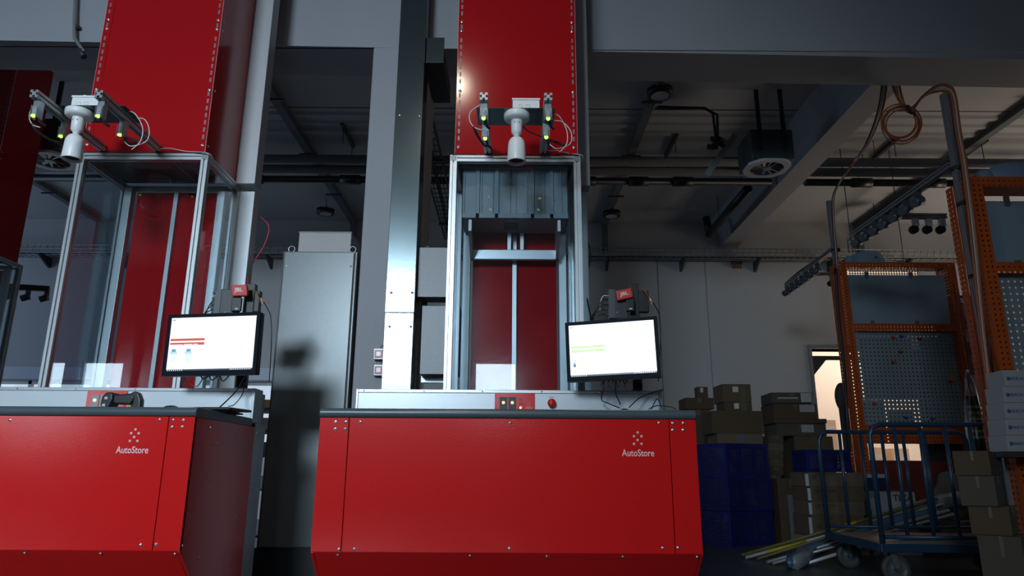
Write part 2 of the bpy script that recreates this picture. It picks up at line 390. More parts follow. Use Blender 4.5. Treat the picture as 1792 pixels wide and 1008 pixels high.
# gate surround and the sunlit passage behind it
m = MB(); m.box(GX0 - .05, GX0, BY - .03, BY + .28, 0, GZ + .05); m.box(GX1, GX1 + .05, BY - .03, BY + .28, 0, GZ + .05); m.box(GX0, GX1, BY - .03, BY + .28, GZ, GZ + .05)
d1 = struct('door_1', m, ALUD)
m = MB(); m.prism([(0, 0), (0, .27), (.24, 0)], lambda u, v, t: Vector((GX0 + u, BY + .06 + t, GZ - .16 - v)), 0, .02)
m.box(GX0, GX1, BY + .05, BY + .09, GZ - .16, GZ - .1); m.build('gate_flap', DARKM, d1)
CREAM = mat('cream_wall', (0.80, 0.74, 0.68), 0.8, noise=.02)
m = MB(); m.box(GX0 - .3, 9.3, 13.2, 13.4, 0, 3.4); struct('wall_passage_back', m, CREAM)
m = MB(); m.box(GX0 - .5, GX0 - .3, BY + .25, 13.4, 0, 3.4); struct('wall_passage_left', m, CREAM)
m = MB(); m.box(9.3, 9.5, BY + .25, 13.4, 0, 3.4); struct('wall_passage_right', m, CREAM)
m = MB(); m.box(GX0 - .5, 9.5, BY + .25, 13.4, 3.4, 3.5); struct('ceiling_passage', m, CREAM)
m = MB(); m.box(GX0 - .5, 9.5, 11.001, 13.4, -.1, 0); struct('floor_passage', m, CREAM)
area('daylight', (6.6, 12.0, 3.3), (0, 0, 0), 2.6, 1.6, 70, (1.0, 0.84, 0.70))

# ceiling trunking, pipes, lights
for X in (-6.5, -2.5, 1.45, 5.45):
    t = thing('cable_trunking', (X, 6, CZ), 'grey cable trunking on the ceiling, ' + {-6.5: 'seen left of the left glass frame', -2.5: 'the one above the grey cabinet', 1.45: 'right of the middle red casing', 5.45: 'above the orange racks at right'}[X], 'cable trunking', 'ceiling trunking in the far hall')
    b = MB(); b.box(X - .045, X + .045, WY1 + .25, BY - .06, CZ - .07, CZ - .001); b.box(X - .045, X + .045, BY - .06, BY - .002, 3.99, CZ - .001); b.build('channel', DUCTM, t)
    for y in (6.6, 7.9, 9.2): b = MB(); b.box(X - .11, X + .11, y, y + .03, CZ - .085, CZ - .0705); b.build('clamp', DARKM, t)
def highbay(x, y, z, label):
    t = thing('high_bay_light', (x, y, z), label, 'light', 'round high bay lights')
    b = MB(); b.lathe([(0.0, .085), (.045, .08), (.05, .055), (.10, .045), (.125, .03), (.128, 0), (.118, -.012), (.085, -.012)], (x, y, z), n=28)
    for k in range(24):
        aa = k * math.pi / 12; Mx = Matrix.Translation((x, y, z)) @ Matrix.Rotation(aa, 4, 'Z'); b.box(.05, .125, -.003, .003, .03, .062, 0, Mx)
    b.build('housing', BLACK, t)
    b = MB(); b.lathe([(.085, -.012), (.084, -.006), (0, -.006)], (x, y, z), n=28)
    for i in range(-4, 5):
        for j in range(-4, 5):
            if i * i + j * j < 18: b.ball((x + i * .018, y + j * .018, z - .008), .006, 0, 6, 4)
    b.build('lens', mat('lamp_lens', (0.55, 0.57, 0.6), 0.25, noise=.1, scale=60), t)
    b = MB(); b.tube([(x, y, z + .08), (x + .01, y, z + .12), (x - .005, y, CZ)], .004); b.ball((x, y, z + .1), .014); b.build('hanging_cord', BLACK, t)
highbay(1.43, 6.15, 4.24, 'black round high bay lamp nearest, hanging right of the middle red tower')
highbay(1.43, 9.55, 4.26, 'small round high bay lamp far back, just right of the middle glass shaft')
highbay(-2.70, 9.55, 4.27, 'black round lamp hanging above the grey cabinet')
highbay(5.35, 9.55, 4.22, 'round lamp hanging over the orange perforated rack')
def pipe(name, pts, r, m_, label, cat='pipe', group=None, couplers=()):
    t = thing(name, pts[0], label, cat, group)
    b = MB()
    for p, q in zip(pts[:-1], pts[1:]): b.cyl(p, q, r, n=14)
    for p in pts[1:-1]: b.ball(p, r * 1.12)
    b.build('pipe_run', m_, t)
    if couplers:
        for cpl in couplers:
            b = MB(); p = Vector(cpl); b.cyl(p - Vector((.12, 0, 0)), p + Vector((.12, 0, 0)), r * 1.35, n=14); b.build('coupling', m_, t)
    for k in range(2):
        p = Vector(pts[0]).lerp(Vector(pts[1]), .12 + .6 * k); b = MB(); b.cyl(p, (p.x, p.y, CZ), .004, n=6); b.build('hanger', DARKM, t)
    return t
pipe('drain_pipe', [(-8, 8.05, 4.15), (3.18, 8.05, 4.15)], .045, BLACK, 'black pipe across the far hall ceiling left of the concrete beam', group=None, couplers=[(-3.2, 8.05, 4.15), (-2.0, 8.05, 4.15), (1.55, 8.05, 4.15), (2.1, 8.05, 4.15), (.9, 8.05, 4.15)])
pipe('drain_pipe', [(3.6, 8.05, 4.15), (9.2, 8.05, 4.15)], .045, BLACK, 'black pipe below the ceiling right of the concrete beam', couplers=[(4.3, 8.05, 4.15), (5.2, 8.05, 4.15), (6.4, 8.05, 4.15)])
pipe('drain_pipe', [(2.95, 8.2, 4.13), (2.9, 9.8, 4.08), (2.88, 9.85, 4.35)], .055, BLACK, 'black drain pipe running back beside the concrete beam to the wall')
for y in (7.62, 7.9):
    for (x0, x1, s_) in ((-8, 3.18, 'left'), (3.6, 9.2, 'right')):
        pipe('service_duct', [(x0, y, 4.22), (x1, y, 4.22)], .055, DUCTM, 'grey pipe below the ceiling %s of the concrete beam, %s of the pair' % (s_, 'nearer' if y < 7.7 else 'farther'))
t = thing('white_pipe', (5.26, 8.2, 4.2), 'pale pipe running back to the wall above the farther orange rack', 'pipe')
b = MB(); b.tube([(5.26, 8.1, 4.2), (5.26, 9.4, 4.2), (5.24, BY - .1, 4.2), (5.24, BY - .1, 3.99)], .028, smooth=False, n=10); b.build('pipe_run', mat('pale_pipe', (.36, .36, .36), .5, noise=.03), t)
for y in (8.4, 9.6): b = MB(); b.cyl((5.26, y, 4.22), (5.26, y, CZ), .005, n=6); b.build('hanger', DARKM, t)
# strip holders on the ceiling (small diagonal brackets)
for (x, y, lab) in ((608, 245, 'above the grey cabinet'), (1175, 262, 'right of the nearest round lamp'), (1550, 268, 'below the orange cable coil'), (1700, 272, 'above the nearer orange rack')):
    p = PZ(x, y, CZ - .08); t = thing('ceiling_bracket', p, 'small dark diagonal bracket under the ceiling ' + lab, 'bracket', 'small ceiling brackets')
    b = MB(); b.box(p.x - .02, p.x + .02, p.y - .3, p.y + .3, CZ - .04, CZ - .0005); b.build('rail', DARKM, t)
    for q in (-.2, .25): b = MB(); b.cyl((p.x, p.y + q, CZ - .04), (p.x, p.y + q, CZ - .22), .005, n=6); b.build('rod', DARKM, t)
# wall cable tray, one run each side
def cable_tray(x0, x1, label):
    t = thing('cable_tray', ((x0 + x1) / 2, BY - .15, 3.88), label, 'cable tray')
    b = MB(); z0 = 3.86
    for k in range(int((x1 - x0) / .1)):
        x = x0 + k * .1; b.cyl((x, BY - .3, z0), (x, BY - .02, z0), .006, n=5); b.cyl((x, BY - .3, z0), (x + .03, BY - .3, z0 + .12), .006, n=5)
    for yy, zz in ((BY - .3, z0), (BY - .3, z0 + .06), (BY - .3, z0 + .12), (BY - .2, z0), (BY - .1, z0), (BY - .02, z0)): b.cyl((x0, yy, zz), (x1, yy, zz), .008, n=6)
    b.build('wire_mesh', GALVC, t)
    x = x0 + .3
    while x < x1:
        b = MB(); b.prism([(0, 0), (.3, 0), (.3, -.03), (.03, -.16), (0, -.16)], lambda u, v, a: Vector((x + a, BY - u - .002, z0 - .006 + v)), 0, .03); b.build('bracket', DARKM, t); x += 1.15
    b = MB(); b.tube([(x0, BY - .15, z0 + .02), ((x0 + x1) / 2, BY - .17, z0 + .02), (x1, BY - .15, z0 + .02)], .018); b.build('cable', BKC, t)
cable_tray(-9.8, -.6, 'wire mesh cable tray along the back wall, left of the middle tower')
cable_tray(.0, 8.6, 'wire mesh cable tray along the back wall, behind the orange racks')
t = thing('cable_tray', (-.92, 5.3, 4.08), 'dark mesh cable tray running back from the lintel beside the galvanised post', 'cable tray')
b = MB()
for k in range(34):
    y = 5.15 + k * .15; b.cyl((-1.02, y, 4.08), (-.81, y, 4.08), .006, n=5)
for k in range(6): b.cyl((-1.02 + k * .042, 5.15, 4.085), (-1.02 + k * .042, 10.15, 4.085), .006, n=5)
b.box(-1.03, -1.02, 5.15, 10.15, 4.08, 4.14); b.box(-.81, -.80, 5.15, 10.15, 4.08, 4.14); b.build('wire_mesh', DARKM, t)
for y in (5.4, 7.3, 9.4): b = MB(); b.cyl((-.92, y, 4.06), (-.92, y, CZ), .006, n=6); b.box(-1.04, -.79, y - .02, y + .02, 4.05, 4.075); b.build('hanger', DARKM, t)
b = MB(); b.tube([(-.95, 5.15, 4.10), (-.9, 7, 4.11), (-.96, 10.1, 4.1)], .02); b.build('cable', BKC, t)

# air heaters (octagonal fan outlet under a box)
def heater(c, label, s=1.0):
    x, y, z = c; t = thing('air_heater', (x, y, z), label, 'air heater', 'ceiling air heaters')
    b = MB(); b.box(x - .26 * s, x + .26 * s, y - .24 * s, y + .26 * s, z + .03, z + .42 * s); b.build('casing', mat('heater_casing', (0.07, 0.085, 0.10), 0.45, .3, noise=.08), t, bevel=.015)
    b = MB(); oc = [(-.26, -.13), (-.13, -.25), (.13, -.25), (.26, -.13), (.26, .13), (.13, .25), (-.13, .25), (-.26, .13)]
    n = 32; out = []
    for i in range(n):
        a_ = 2 * math.pi * i / n; ca, sa = math.cos(a_), math.sin(a_); k = min(.26 / max(abs(ca), 1e-6), .25 / max(abs(sa), 1e-6), .39 / (abs(ca) + abs(sa))); out.append((ca * k, sa * k))
    vs = [(x + u * s, y + v * s, z + h) for h in (0, .028) for u, v in out] + [(x + .2 * s * math.cos(2 * math.pi * i / n), y + .2 * s * math.sin(2 * math.pi * i / n), z + h) for h in (0, .028) for i in range(n)]
    fs = []
    for i in range(n):
        j = (i + 1) % n; fs += [(i, 2 * n + i, 2 * n + j, j), (n + i, n + j, 3 * n + j, 3 * n + i), (i, j, n + j, n + i), (2 * n + i, 3 * n + i, 3 * n + j, 2 * n + j)]
    b.add(vs, fs); b.build('fan_bezel', mat('bezel_white', (0.6, 0.62, 0.64), .4, noise=.03), t)
    for k in range(12):
        Mx = Matrix.Translation((x, y, z + .014)) @ Matrix.Rotation(k * math.pi / 6, 4, 'Z') @ Matrix.Rotation(R(28), 4, 'X')
        bl = MB(); bl.box(.045 * s, .195 * s, -.018, .018, -.0015, .0015, 0, Mx); bl.build('fan_blade', ALU, t)
    b = MB(); b.cyl((x, y, z - .002), (x, y, z + .03), .05 * s, n=18); b.build('fan_hub', GALVC, t)
    for sx_ in (-.17, .12): b = MB(); b.box(x + sx_ * s, x + (sx_ + .05) * s, y - .26 * s, y - .241 * s, z + .12, CZ); b.build('hanger', DARKM, t)
    return t
heater((2.62, 6.7, 3.71), 'air heater box with round fan outlet hanging beside the concrete beam', .84)
p = PZ(88, 283, 3.72); heater((p.x, p.y, 3.72), 'air heater with white fan outlet seen left of the left station', .9)
t = thing('pipe_manifold', (2.0, 6.75, 4.2), 'dark heating pipes and valves feeding the air heater by the beam', 'pipework')
b = MB(); b.tube([(1.5, 6.6, 4.36), (2.0, 6.62, 4.36)], .015, smooth=False); b.tube([(1.5, 6.7, 4.40), (2.02, 6.7, 4.40)], .015, smooth=False)
b.tube([(2.0, 6.62, 4.36), (2.08, 6.62, 4.3), (2.1, 6.64, 4.0), (2.2, 6.7, 3.97)], .015, smooth=False); b.tube([(2.02, 6.7, 4.40), (2.15, 6.7, 4.33), (2.15, 6.74, 4.06), (2.2, 6.74, 4.05)], .015, smooth=False); b.build('pipe_run', BLACK, t)
for p in ((2.12, 6.66, 3.98), (2.12, 6.72, 4.06), (2.05, 6.62, 3.92)):
    b = MB(); b.cyl((p[0] - .05, p[1], p[2]), (p[0] + .05, p[1], p[2]), .028, n=12); b.ball(p, .032); b.build('valve', BLACK, t)
b = MB(); Mx = Matrix.Translation((2.18, 6.75, 3.90)) @ Matrix.Rotation(R(-54), 4, 'Y'); b.box(-.30, .26, -.03, .03, -.03, .03, 0, Mx); b.box(.05, .15, -.03, .03, .03, .11, 0, Mx); b.build('bracket_plate', GALVC, t)

# ================================================================== THE PICKING STATIONS
XL, XR, FY, SY, PY = -.843, .813, 3.15, 3.90, 3.84
def station_cabinet(dx, label, dy=0.0, detail=True):
    def V(x, y, z): return Vector((x + dx, y + dy, z))
    t = thing('workstation_cabinet', (dx, 3.5 + dy, 0), label, 'workstation', 'red workstation cabinets')
    def bx(mb, x0, x1, y0, y1, z0, z1, mi=0): mb.box(x0 + dx, x1 + dx, y0 + dy, y1 + dy, z0, z1, mi)
    b = MB(); bx(b, -.713, .695, FY, FY + .02, .3505, .909); fp = b.build('front_panel', RED, t, bevel=.0015)
    b = MB(); bx(b, XL, -.7165, FY, FY + .02, .3505, .909); cl = b.build('corner_panel', RED, t, bevel=.0015)
    b = MB(); bx(b, .6985, XR, FY, FY + .02, .3505, .909); cr_ = b.build('corner_panel', RED, t, bevel=.0015)
    # dark body behind the gaps
    b = MB(); bx(b, XL + .02, XR - .02, FY + .021, SY, .36, .908); bx(b, XL + .03, XR - .03, FY + .3, SY - .02, .03, .36); b.build('carcass', DARKM, t)
    # kick panel sloping back under the front
    b = MB(); b.prism([(FY + .002, .349), (FY + .20, .165), (FY + .20, .04), (FY + .22, .04), (FY + .22, .175), (FY + .02, .36)], lambda u, v, a: V(a, u, v), XL + .014, XR - .014); kp = b.build('kick_panel', RED, t)
    for x in (-.73, -.17 - .0, .155, .475, .79): bolt(V(x, FY + .012, .337), kp, BD)
    # sides
    for s_, x0 in ((-1, XL), (1, XR)):
        b = MB(); xa, xb = (x0, x0 + .012) if s_ < 0 else (x0 - .012, x0)
        b.prism([(FY + .004, .345), (FY + .003, .909), (SY, .909), (SY, .02), (FY + .24, .02), (FY + .21, .16)], lambda u, v, a: V(a, u, v), xa, xb); sp = b.build('side_panel', RED, t)
        me = BR_ if s_ > 0 else BL; xs = xb if s_ > 0 else xa
        for (y, z) in ((FY + .17, .87), (FY + .2, .80), (FY + .26, .80), (FY + .5, .86), (FY + .22, .60), (FY + .02, .37), (FY + .2, .3), (FY + .6, .45)): bolt(V(xs, y, z), sp, me)
        b = MB(); xa, xb = (x0 + .002, x0 + .02) if s_ < 0 else (x0 - .02, x0 - .002)
        bx(b, xa, xb, SY + .002, SY + .17, .02, .93); rp = b.build('rear_side_panel', GALV, t)
        for z in (.88, .62, .3): bolt(V(xb if s_ > 0 else xa, SY + .03, z), rp, me)
    b = MB(); bx(b, XL + .02, XR - .02, SY + .002, SY + .17, .02, 1.10); b.build('rear_housing', GALVC, t)
    # worktop with rounded nose
    nose = [(FY - .008 + .022 - .022 * math.sin(k * math.pi / 10), .9305 + .021 * math.cos(k * math.pi / 10)) for k in range(11)]
    b = MB(); b.prism(nose + [(PY - .005, .9097), (PY - .005, .9515)], lambda u, v, a: V(a, u, v), XL - .004, XR + .004, sm=False); b.build('worktop', TOPM, t, bevel=.003)
    # white control board
    b = MB(); bx(b, XL + .012, XR - .012, PY, PY + .03, .9525, 1.094); cb = b.build('control_board', WHITES, t, bevel=.002)
    b = MB(); bx(b, XL + .012, XR - .012, PY - .004, PY + .05, 1.0945, 1.112); rl = b.build('top_rail', ALU, t, bevel=.002)
    for x in (-.8, -.475, -.157, .165, .478, .785): 
        o = bolt(V(x, PY - .004, 1.103), rl, None, 'screw'); o.scale = (.55, 1, .55)
    for s_, x0 in ((-1, XL), (1, XR)):
        b = MB(); xa, xb = (x0 + .002, x0 + .0115) if s_ < 0 else (x0 - .0115, x0 + .004); bx(b, xa, xb, PY - .005, PY + .12, .93, 1.112); b.build('end_plate', GALV, t)
    # bolts on the front
    for (x, y) in ((630, 739), (893.5, 740), (1154, 740), (620, 961), (891.5, 960), (1160, 959)):
        p = P(x, y, FY); bolt(V(p.x, FY, p.z), fp)
    for (x, y, q) in ((587, 738.5, cl), (605, 738.5, cl), (586.5, 751, cl), (604, 751, cl), (593, 961.5, cl), (1178, 740.5, cr_), (1196, 740.5, cr_), (1178, 752.5, cr_), (1196, 752.5, cr_), (1187, 958.5, cr_)):
        p = P(x, y, FY); bolt(V(p.x, FY, p.z), q)
    # emblem and name
    lx = 0.0
    for (x, y) in ((1116, 757), (1109.6, 763.6), (1122.6, 763.6), (1116, 770.3), (1109.6, 777), (1122.8, 777)):
        p = P(x, y, FY); lg = MB(); lg.lathe([(.0056, 0), (.0056, .0008), (0, .0008)], V(p.x, FY, p.z), (0, -1, 0), n=14); lg.build('emblem_dot', LOGO, fp)
    p0, p1 = P(1088.5, 798.5, FY), P(1144.5, 786.5, FY)
    text('AutoStore', V(p0.x, FY, p0.z), (1, 0, 0), (0, 0, 1), p1.x - p0.x, p1.z - p0.z, LOGO, fp, bold=.012)
    # control plate
    pa, pb = P(866, 688, PY), P(936, 717, PY)
    b = MB(); bx(b, pa.x, pb.x, PY - .006, PY, .955, pa.z); cp = b.build('control_plate', RED, cb, bevel=.0)
    for xa, xb in ((874.5, 887.5), (890, 903)):
        qa, qb = P(xa, 695, PY), P(xb, 716, PY)
        b = MB(); bx(b, qa.x, qb.x, PY - .009, PY - .006, .957, qa.z); sw = b.build('switch_plate', BLACK if dx > -1 else GALVC, cp)
        cx = (qa.x + qb.x) / 2
        b = MB(); b.lathe([(.0075, 0), (.0068, .005), (0, .006)], V(cx, PY - .009, P(0, 699.5, PY).z + .0), (0, -1, 0), n=14); b.build('indicator_lamp', OLED, sw)
        b = MB(); bx(b, cx - .006, cx + .006, PY - .02, PY - .009, .962, .982); b.build('switch_lever', BLACK, sw)
    q = P(911, 713.5, PY); b = MB(); b.lathe([(.006, 0), (.005, .003), (0, .004)], V(q.x, PY - .006, q.z), (0, -1, 0), n=12); b.build('indicator_lamp', OLED, cp)
    for y in (699.5, 706.5):
        q = P(911, y, PY); b = MB(); bx(b, q.x - .009, q.x + .009, PY - .008, PY - .006, q.z - .005, q.z + .005); b.build('push_button', mat('dull_red_button', (.25, .02, .02), .4), cp)
    for (x, y) in ((925, 705), (923, 707.5), (927, 707.5), (925, 709.8), (923, 712), (927, 712)):
        q = P(x, y, PY); b = MB(); b.ball(V(q.x, PY - .0065, q.z), .0025, 0, 6, 4); b.build('emblem_dot', LOGO, cp)
    q0, q1 = P(919, 715.5, PY), P(931.5, 712.8, PY); text('AutoStore', V(q0.x, PY - .0065, q0.z), (1, 0, 0), (0, 0, 1), q1.x - q0.x, .009, LOGO, cp)
    # stop button
    if dx > -1:
        q = P(965, 706, PY); b = MB(); b.lathe([(.019, 0), (.019, .012), (.013, .013), (.013, .02)], V(q.x, PY, q.z), (0, -1, 0), n=20); sb = b.build('stop_button', mat('button_collar', (.5, .5, .52), .3, .5), cb)
        b = MB(); b.lathe([(.013, .018), (.021, .022), (.023, .032), (.015, .039), (0, .041)], V(q.x, PY, q.z), (0, -1, 0), n=20); b.build('button_cap', mat('button_red', (.55, .02, .015), .22), sb)
        b = MB(); bx(b, q.x - .012, q.x + .012, PY - .001, PY, q.z + .030, q.z + .036); b.build('button_legend', GALVC, cb)
    return t

TX0, TX1, TZ, TY0, TY1 = -.371, .401, 2.50, 3.84, 4.36     # tower frame
def glass_tower(dx, label, dy=0.0):
    def V(x, y, z): return Vector((x + dx, y + dy, z))
    t = thing('glass_lift_frame', (dx, 4.0 + dy, 1.112), label, 'lift frame', 'glazed lift frames')
    x0, x1 = TX0 + .02, TX1 - .02; y0, y1 = TY0 + .02, TY1 - .02; zb = 1.1125
    def prof(name, a, c, w=.04): b = MB(); b.profile(V(*a), V(*c), w); return b.build(name, ALU, t)
    for x in (x0, x1): prof('front_post', (x, y0, zb), (x, y0, TZ)); prof('rear_post', (x, y1, zb), (x, y1, TZ))
    prof('front_crossbar', (x0 + .0205, y0, TZ - .02), (x1 - .0205, y0, TZ - .02)); prof('rear_crossbar', (x0 + .0205, y1, TZ - .03), (x1 - .0205, y1, TZ - .03))
    for x in (x0, x1): prof('side_crossbar', (x, y0 + .0205, TZ - .02), (x, y1 - .0205, TZ - .02))
    for x in (x0, x1):
        b = MB(); b.box(x + dx - .017, x + dx + .017, y0 + dy - .021, y0 + dy - .0205, TZ - .037, TZ - .003); b.build('corner_cap', GALVC, t)
    b = MB(); b.box(x0 + .021 + dx, x1 - .021 + dx, y0 - .003 + dy, y0 + .003 + dy, zb, TZ - .041); b.build('front_glass', GLASS, t)
    for x in (x0, x1):
        b = MB(); b.box(x - .003 + dx, x + .003 + dx, y0 + .021 + dy, y1 - .021 + dy, zb, TZ - .041); b.build('side_glass', GLASS, t)
    # guide rails inside
    for x in (x0 + .045, x1 - .045):
        xx = x + (.018 if x < 0 else -.018); b = MB(); b.box(xx - .024 + dx, xx + .024 + dx, TY1 - .1 + dy, TY1 - .05 + dy, zb, TZ - .045); b.build('guide_column', ALU, t, bevel=.002)
    b = MB(); b.box(x0 + .10 + dx, x1 - .10 + dx, TY1 - .045 + dy, TY1 - .042 + dy, zb, TZ - .06); b.build('rear_panel', REDM, t)
    b = MB(); b.box(.002 + dx, .028 + dx, TY1 - .075 + dy, TY1 - .046 + dy, zb, TZ - .06); b.build('centre_bar', ALU, t)
    for x in (x0 - .02, x1 - .046 - .035):  pass
    # outer rear columns: tall light grey posts beside the shaft
    for x, s_ in ((TX1, 1),) if dy == 0 else ():
        b = MB(); xa = .395; b.box(xa + dx, xa + .10 + dx, TY1 + .002 + dy, TY1 + .10 + dy, zb - .2 if False else 1.1125, 2.475); b.build('rear_column', WHITES, t, bevel=.003)
    return t

def shaft(dx, label, dy=0.0, top=4.47):
    def V(x, y, z): return Vector((x + dx, y + dy, z))
    sx0, sx1, sy0, sy1, z0 = -.343, .383, 3.83, 4.30, 2.501
    t = thing('shaft_casing', (dx, 4.0 + dy, z0), label, 'shaft casing', 'red lift shaft casings')
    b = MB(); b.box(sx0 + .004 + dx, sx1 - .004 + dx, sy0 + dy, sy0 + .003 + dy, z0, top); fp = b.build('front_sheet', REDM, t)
    for s_ in (-1, 1):
        b = MB(); xa, xb = (sx0, sx0 + .046) if s_ < 0 else (sx1 - .046, sx1)
        b.box(xa + dx, xb + dx, sy0 - .003 + dy, sy0 - .0002 + dy, z0, top)
        ea = (xa - .0015, xa) if s_ < 0 else (xb, xb + .0015)
        b.box(ea[0] + dx, ea[1] + dx, sy0 - .003 + dy, sy0 + .003 + dy, z0, top, 2)
        xc = xa + .020 if s_ < 0 else xb - .020; z = z0 + .10; k = 0
        bz = [(P(801, yy, sy0).z) for yy in (38, 54, 160, 257)] 
        while z < top - .05:
            if not any(abs(z - q) < .024 for q in bz): b.box(xc - .0055 + dx, xc + .0055 + dx, sy0 - .0036 + dy, sy0 - .003 + dy, z - .014, z + .014, 1)
            z += .0475
        cs = b.build('slotted_strip', [REDM, SLOTM, EDGE], t)
        for q in bz: bolt(V(xc, sy0 - .003, q), cs, BS)
        me = BL if s_ < 0 else BR_; xs = sx0 - .0005 if s_ < 0 else sx1 + .0005
        b = MB(); xa, xb = (sx0, sx0 + .003) if s_ < 0 else (sx1 - .003, sx1)
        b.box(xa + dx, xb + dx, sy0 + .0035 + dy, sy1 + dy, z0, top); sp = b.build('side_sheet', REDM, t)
        for q in bz: bolt(V(xs, sy0 + .03, q + .01), sp, me)
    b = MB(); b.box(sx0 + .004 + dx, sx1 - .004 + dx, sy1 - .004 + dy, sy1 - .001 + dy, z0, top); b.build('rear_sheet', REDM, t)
    if dx != 0: b = MB(); b.box(sx0 + .01 + dx, sx1 - .01 + dx, sy0 + .01 + dy, sy1 - .01 + dy, z0, z0 + .004); b.build('floor_plate', DARKM, t)
    for x in ((.386,) if dy == 0 else ()):
        b = MB(); b.box(x + dx + (0 if x > 0 else .0), x + .125 + dx, sy1 + .002 + dy, sy1 + .12 + dy, 2.505, top); b.build('rear_column', WALLW if False else mat('column_grey', (.46, .47, .49), .5, .2, noise=.03), t, bevel=.003)
    return t
DXL = -2.208
for dx, dy, nm in ((0, 0, 'middle'), (DXL, 0, 'left'), (-4.93, 1.9, 'far')):
    station_cabinet(dx, {'middle': 'red enamel cabinet with dark worktop at the centre of the photo', 'left': 'red enamel cabinet at the left edge, its dark side panel in view', 'far': 'red cabinet of the farthest station, mostly hidden behind the left one'}[nm], dy)
    glass_tower(dx, {'middle': 'aluminium and glass lift frame holding a grey bin, on the middle cabinet', 'left': 'empty aluminium and glass lift frame on the left cabinet', 'far': 'dark aluminium and glass lift frame at the far left edge behind'}[nm], dy)
    shaft(dx, {'middle': 'bright red slotted shaft casing above the middle glass frame', 'left': 'red slotted shaft casing above the left glass frame', 'far': 'dark red shaft casing in the shade at the far left edge'}[nm], dy)

# grey storage bin on the lift in the middle tower
t = thing('storage_bin', (.015, 4.1, 2.15), 'grey ribbed plastic storage bin inside the top of the middle glass shaft', 'storage bin')
b = MB(); bx0, bx1, by0, by1, bz0, bz1 = -.305, .335, 3.97, 4.235, 2.148, 2.488
b.box(bx0, bx1, by0, by0 + .006, bz0, bz1); b.box(bx0, bx0 + .006, by0, by1, bz0, bz1); b.box(bx1 - .006, bx1, by0, by1, bz0, bz1); b.box(bx0, bx1, by1 - .006, by1, bz0, bz1); b.box(bx0, bx1, by0, by1, bz0, bz0 + .008)
for k in range(18):
    x = bx0 + .012 + k * .0345
    if k % 3 != 1: b.box(x, x + .006, by0 - .007, by0, bz0 + .03, bz1 - .02)
for x in (bx0 + .095, bx0 + .21, bx0 + .425, bx0 + .54): b.box(x - .012, x + .012, by0 - .012, by0, bz0, bz1)
b.box(bx0 - .006, bx1 + .006, by0 - .014, by0, bz1 - .02, bz1); b.box(bx0, bx1, by0 - .012, by0, bz0, bz0 + .03)
b.build('bin_body', GREYP, t, bevel=.002)
b = MB(); b.box(-.05, .04, 4.05, 4.16, bz0 - .004, bz0 - .0005); b.build('base_recess', BLACK, t)
t = thing('lift_carriage', (.015, 4.2, 1.96), 'aluminium lift carriage carrying the grey bin in the middle shaft', 'lift carriage')
b = MB(); b.box(-.262, .288, 4.205, 4.235, 1.965, 2.03); b.build('crossbeam', ALU, t, bevel=.004)
for x in (-.262, .270):
    b = MB(); b.prism([(3.985, 2.14), (4.235, 2.14), (4.235, 2.03), (4.235, 1.965), (4.18, 1.965), (3.985, 2.07)], lambda u, v, a_: Vector((a_, u, v)), x, x + .018); b.build('side_arm', ALU, t)
    b = MB(); b.box(x, x + .018, 3.968, 3.984, 2.07, 2.14); b.build('arm_pad', WHITEP, t)
for x in (-.03, .05): b = MB(); b.box(x, x + .022, 4.21, 4.23, 2.03, 2.142); b.build('strut', ALU, t)

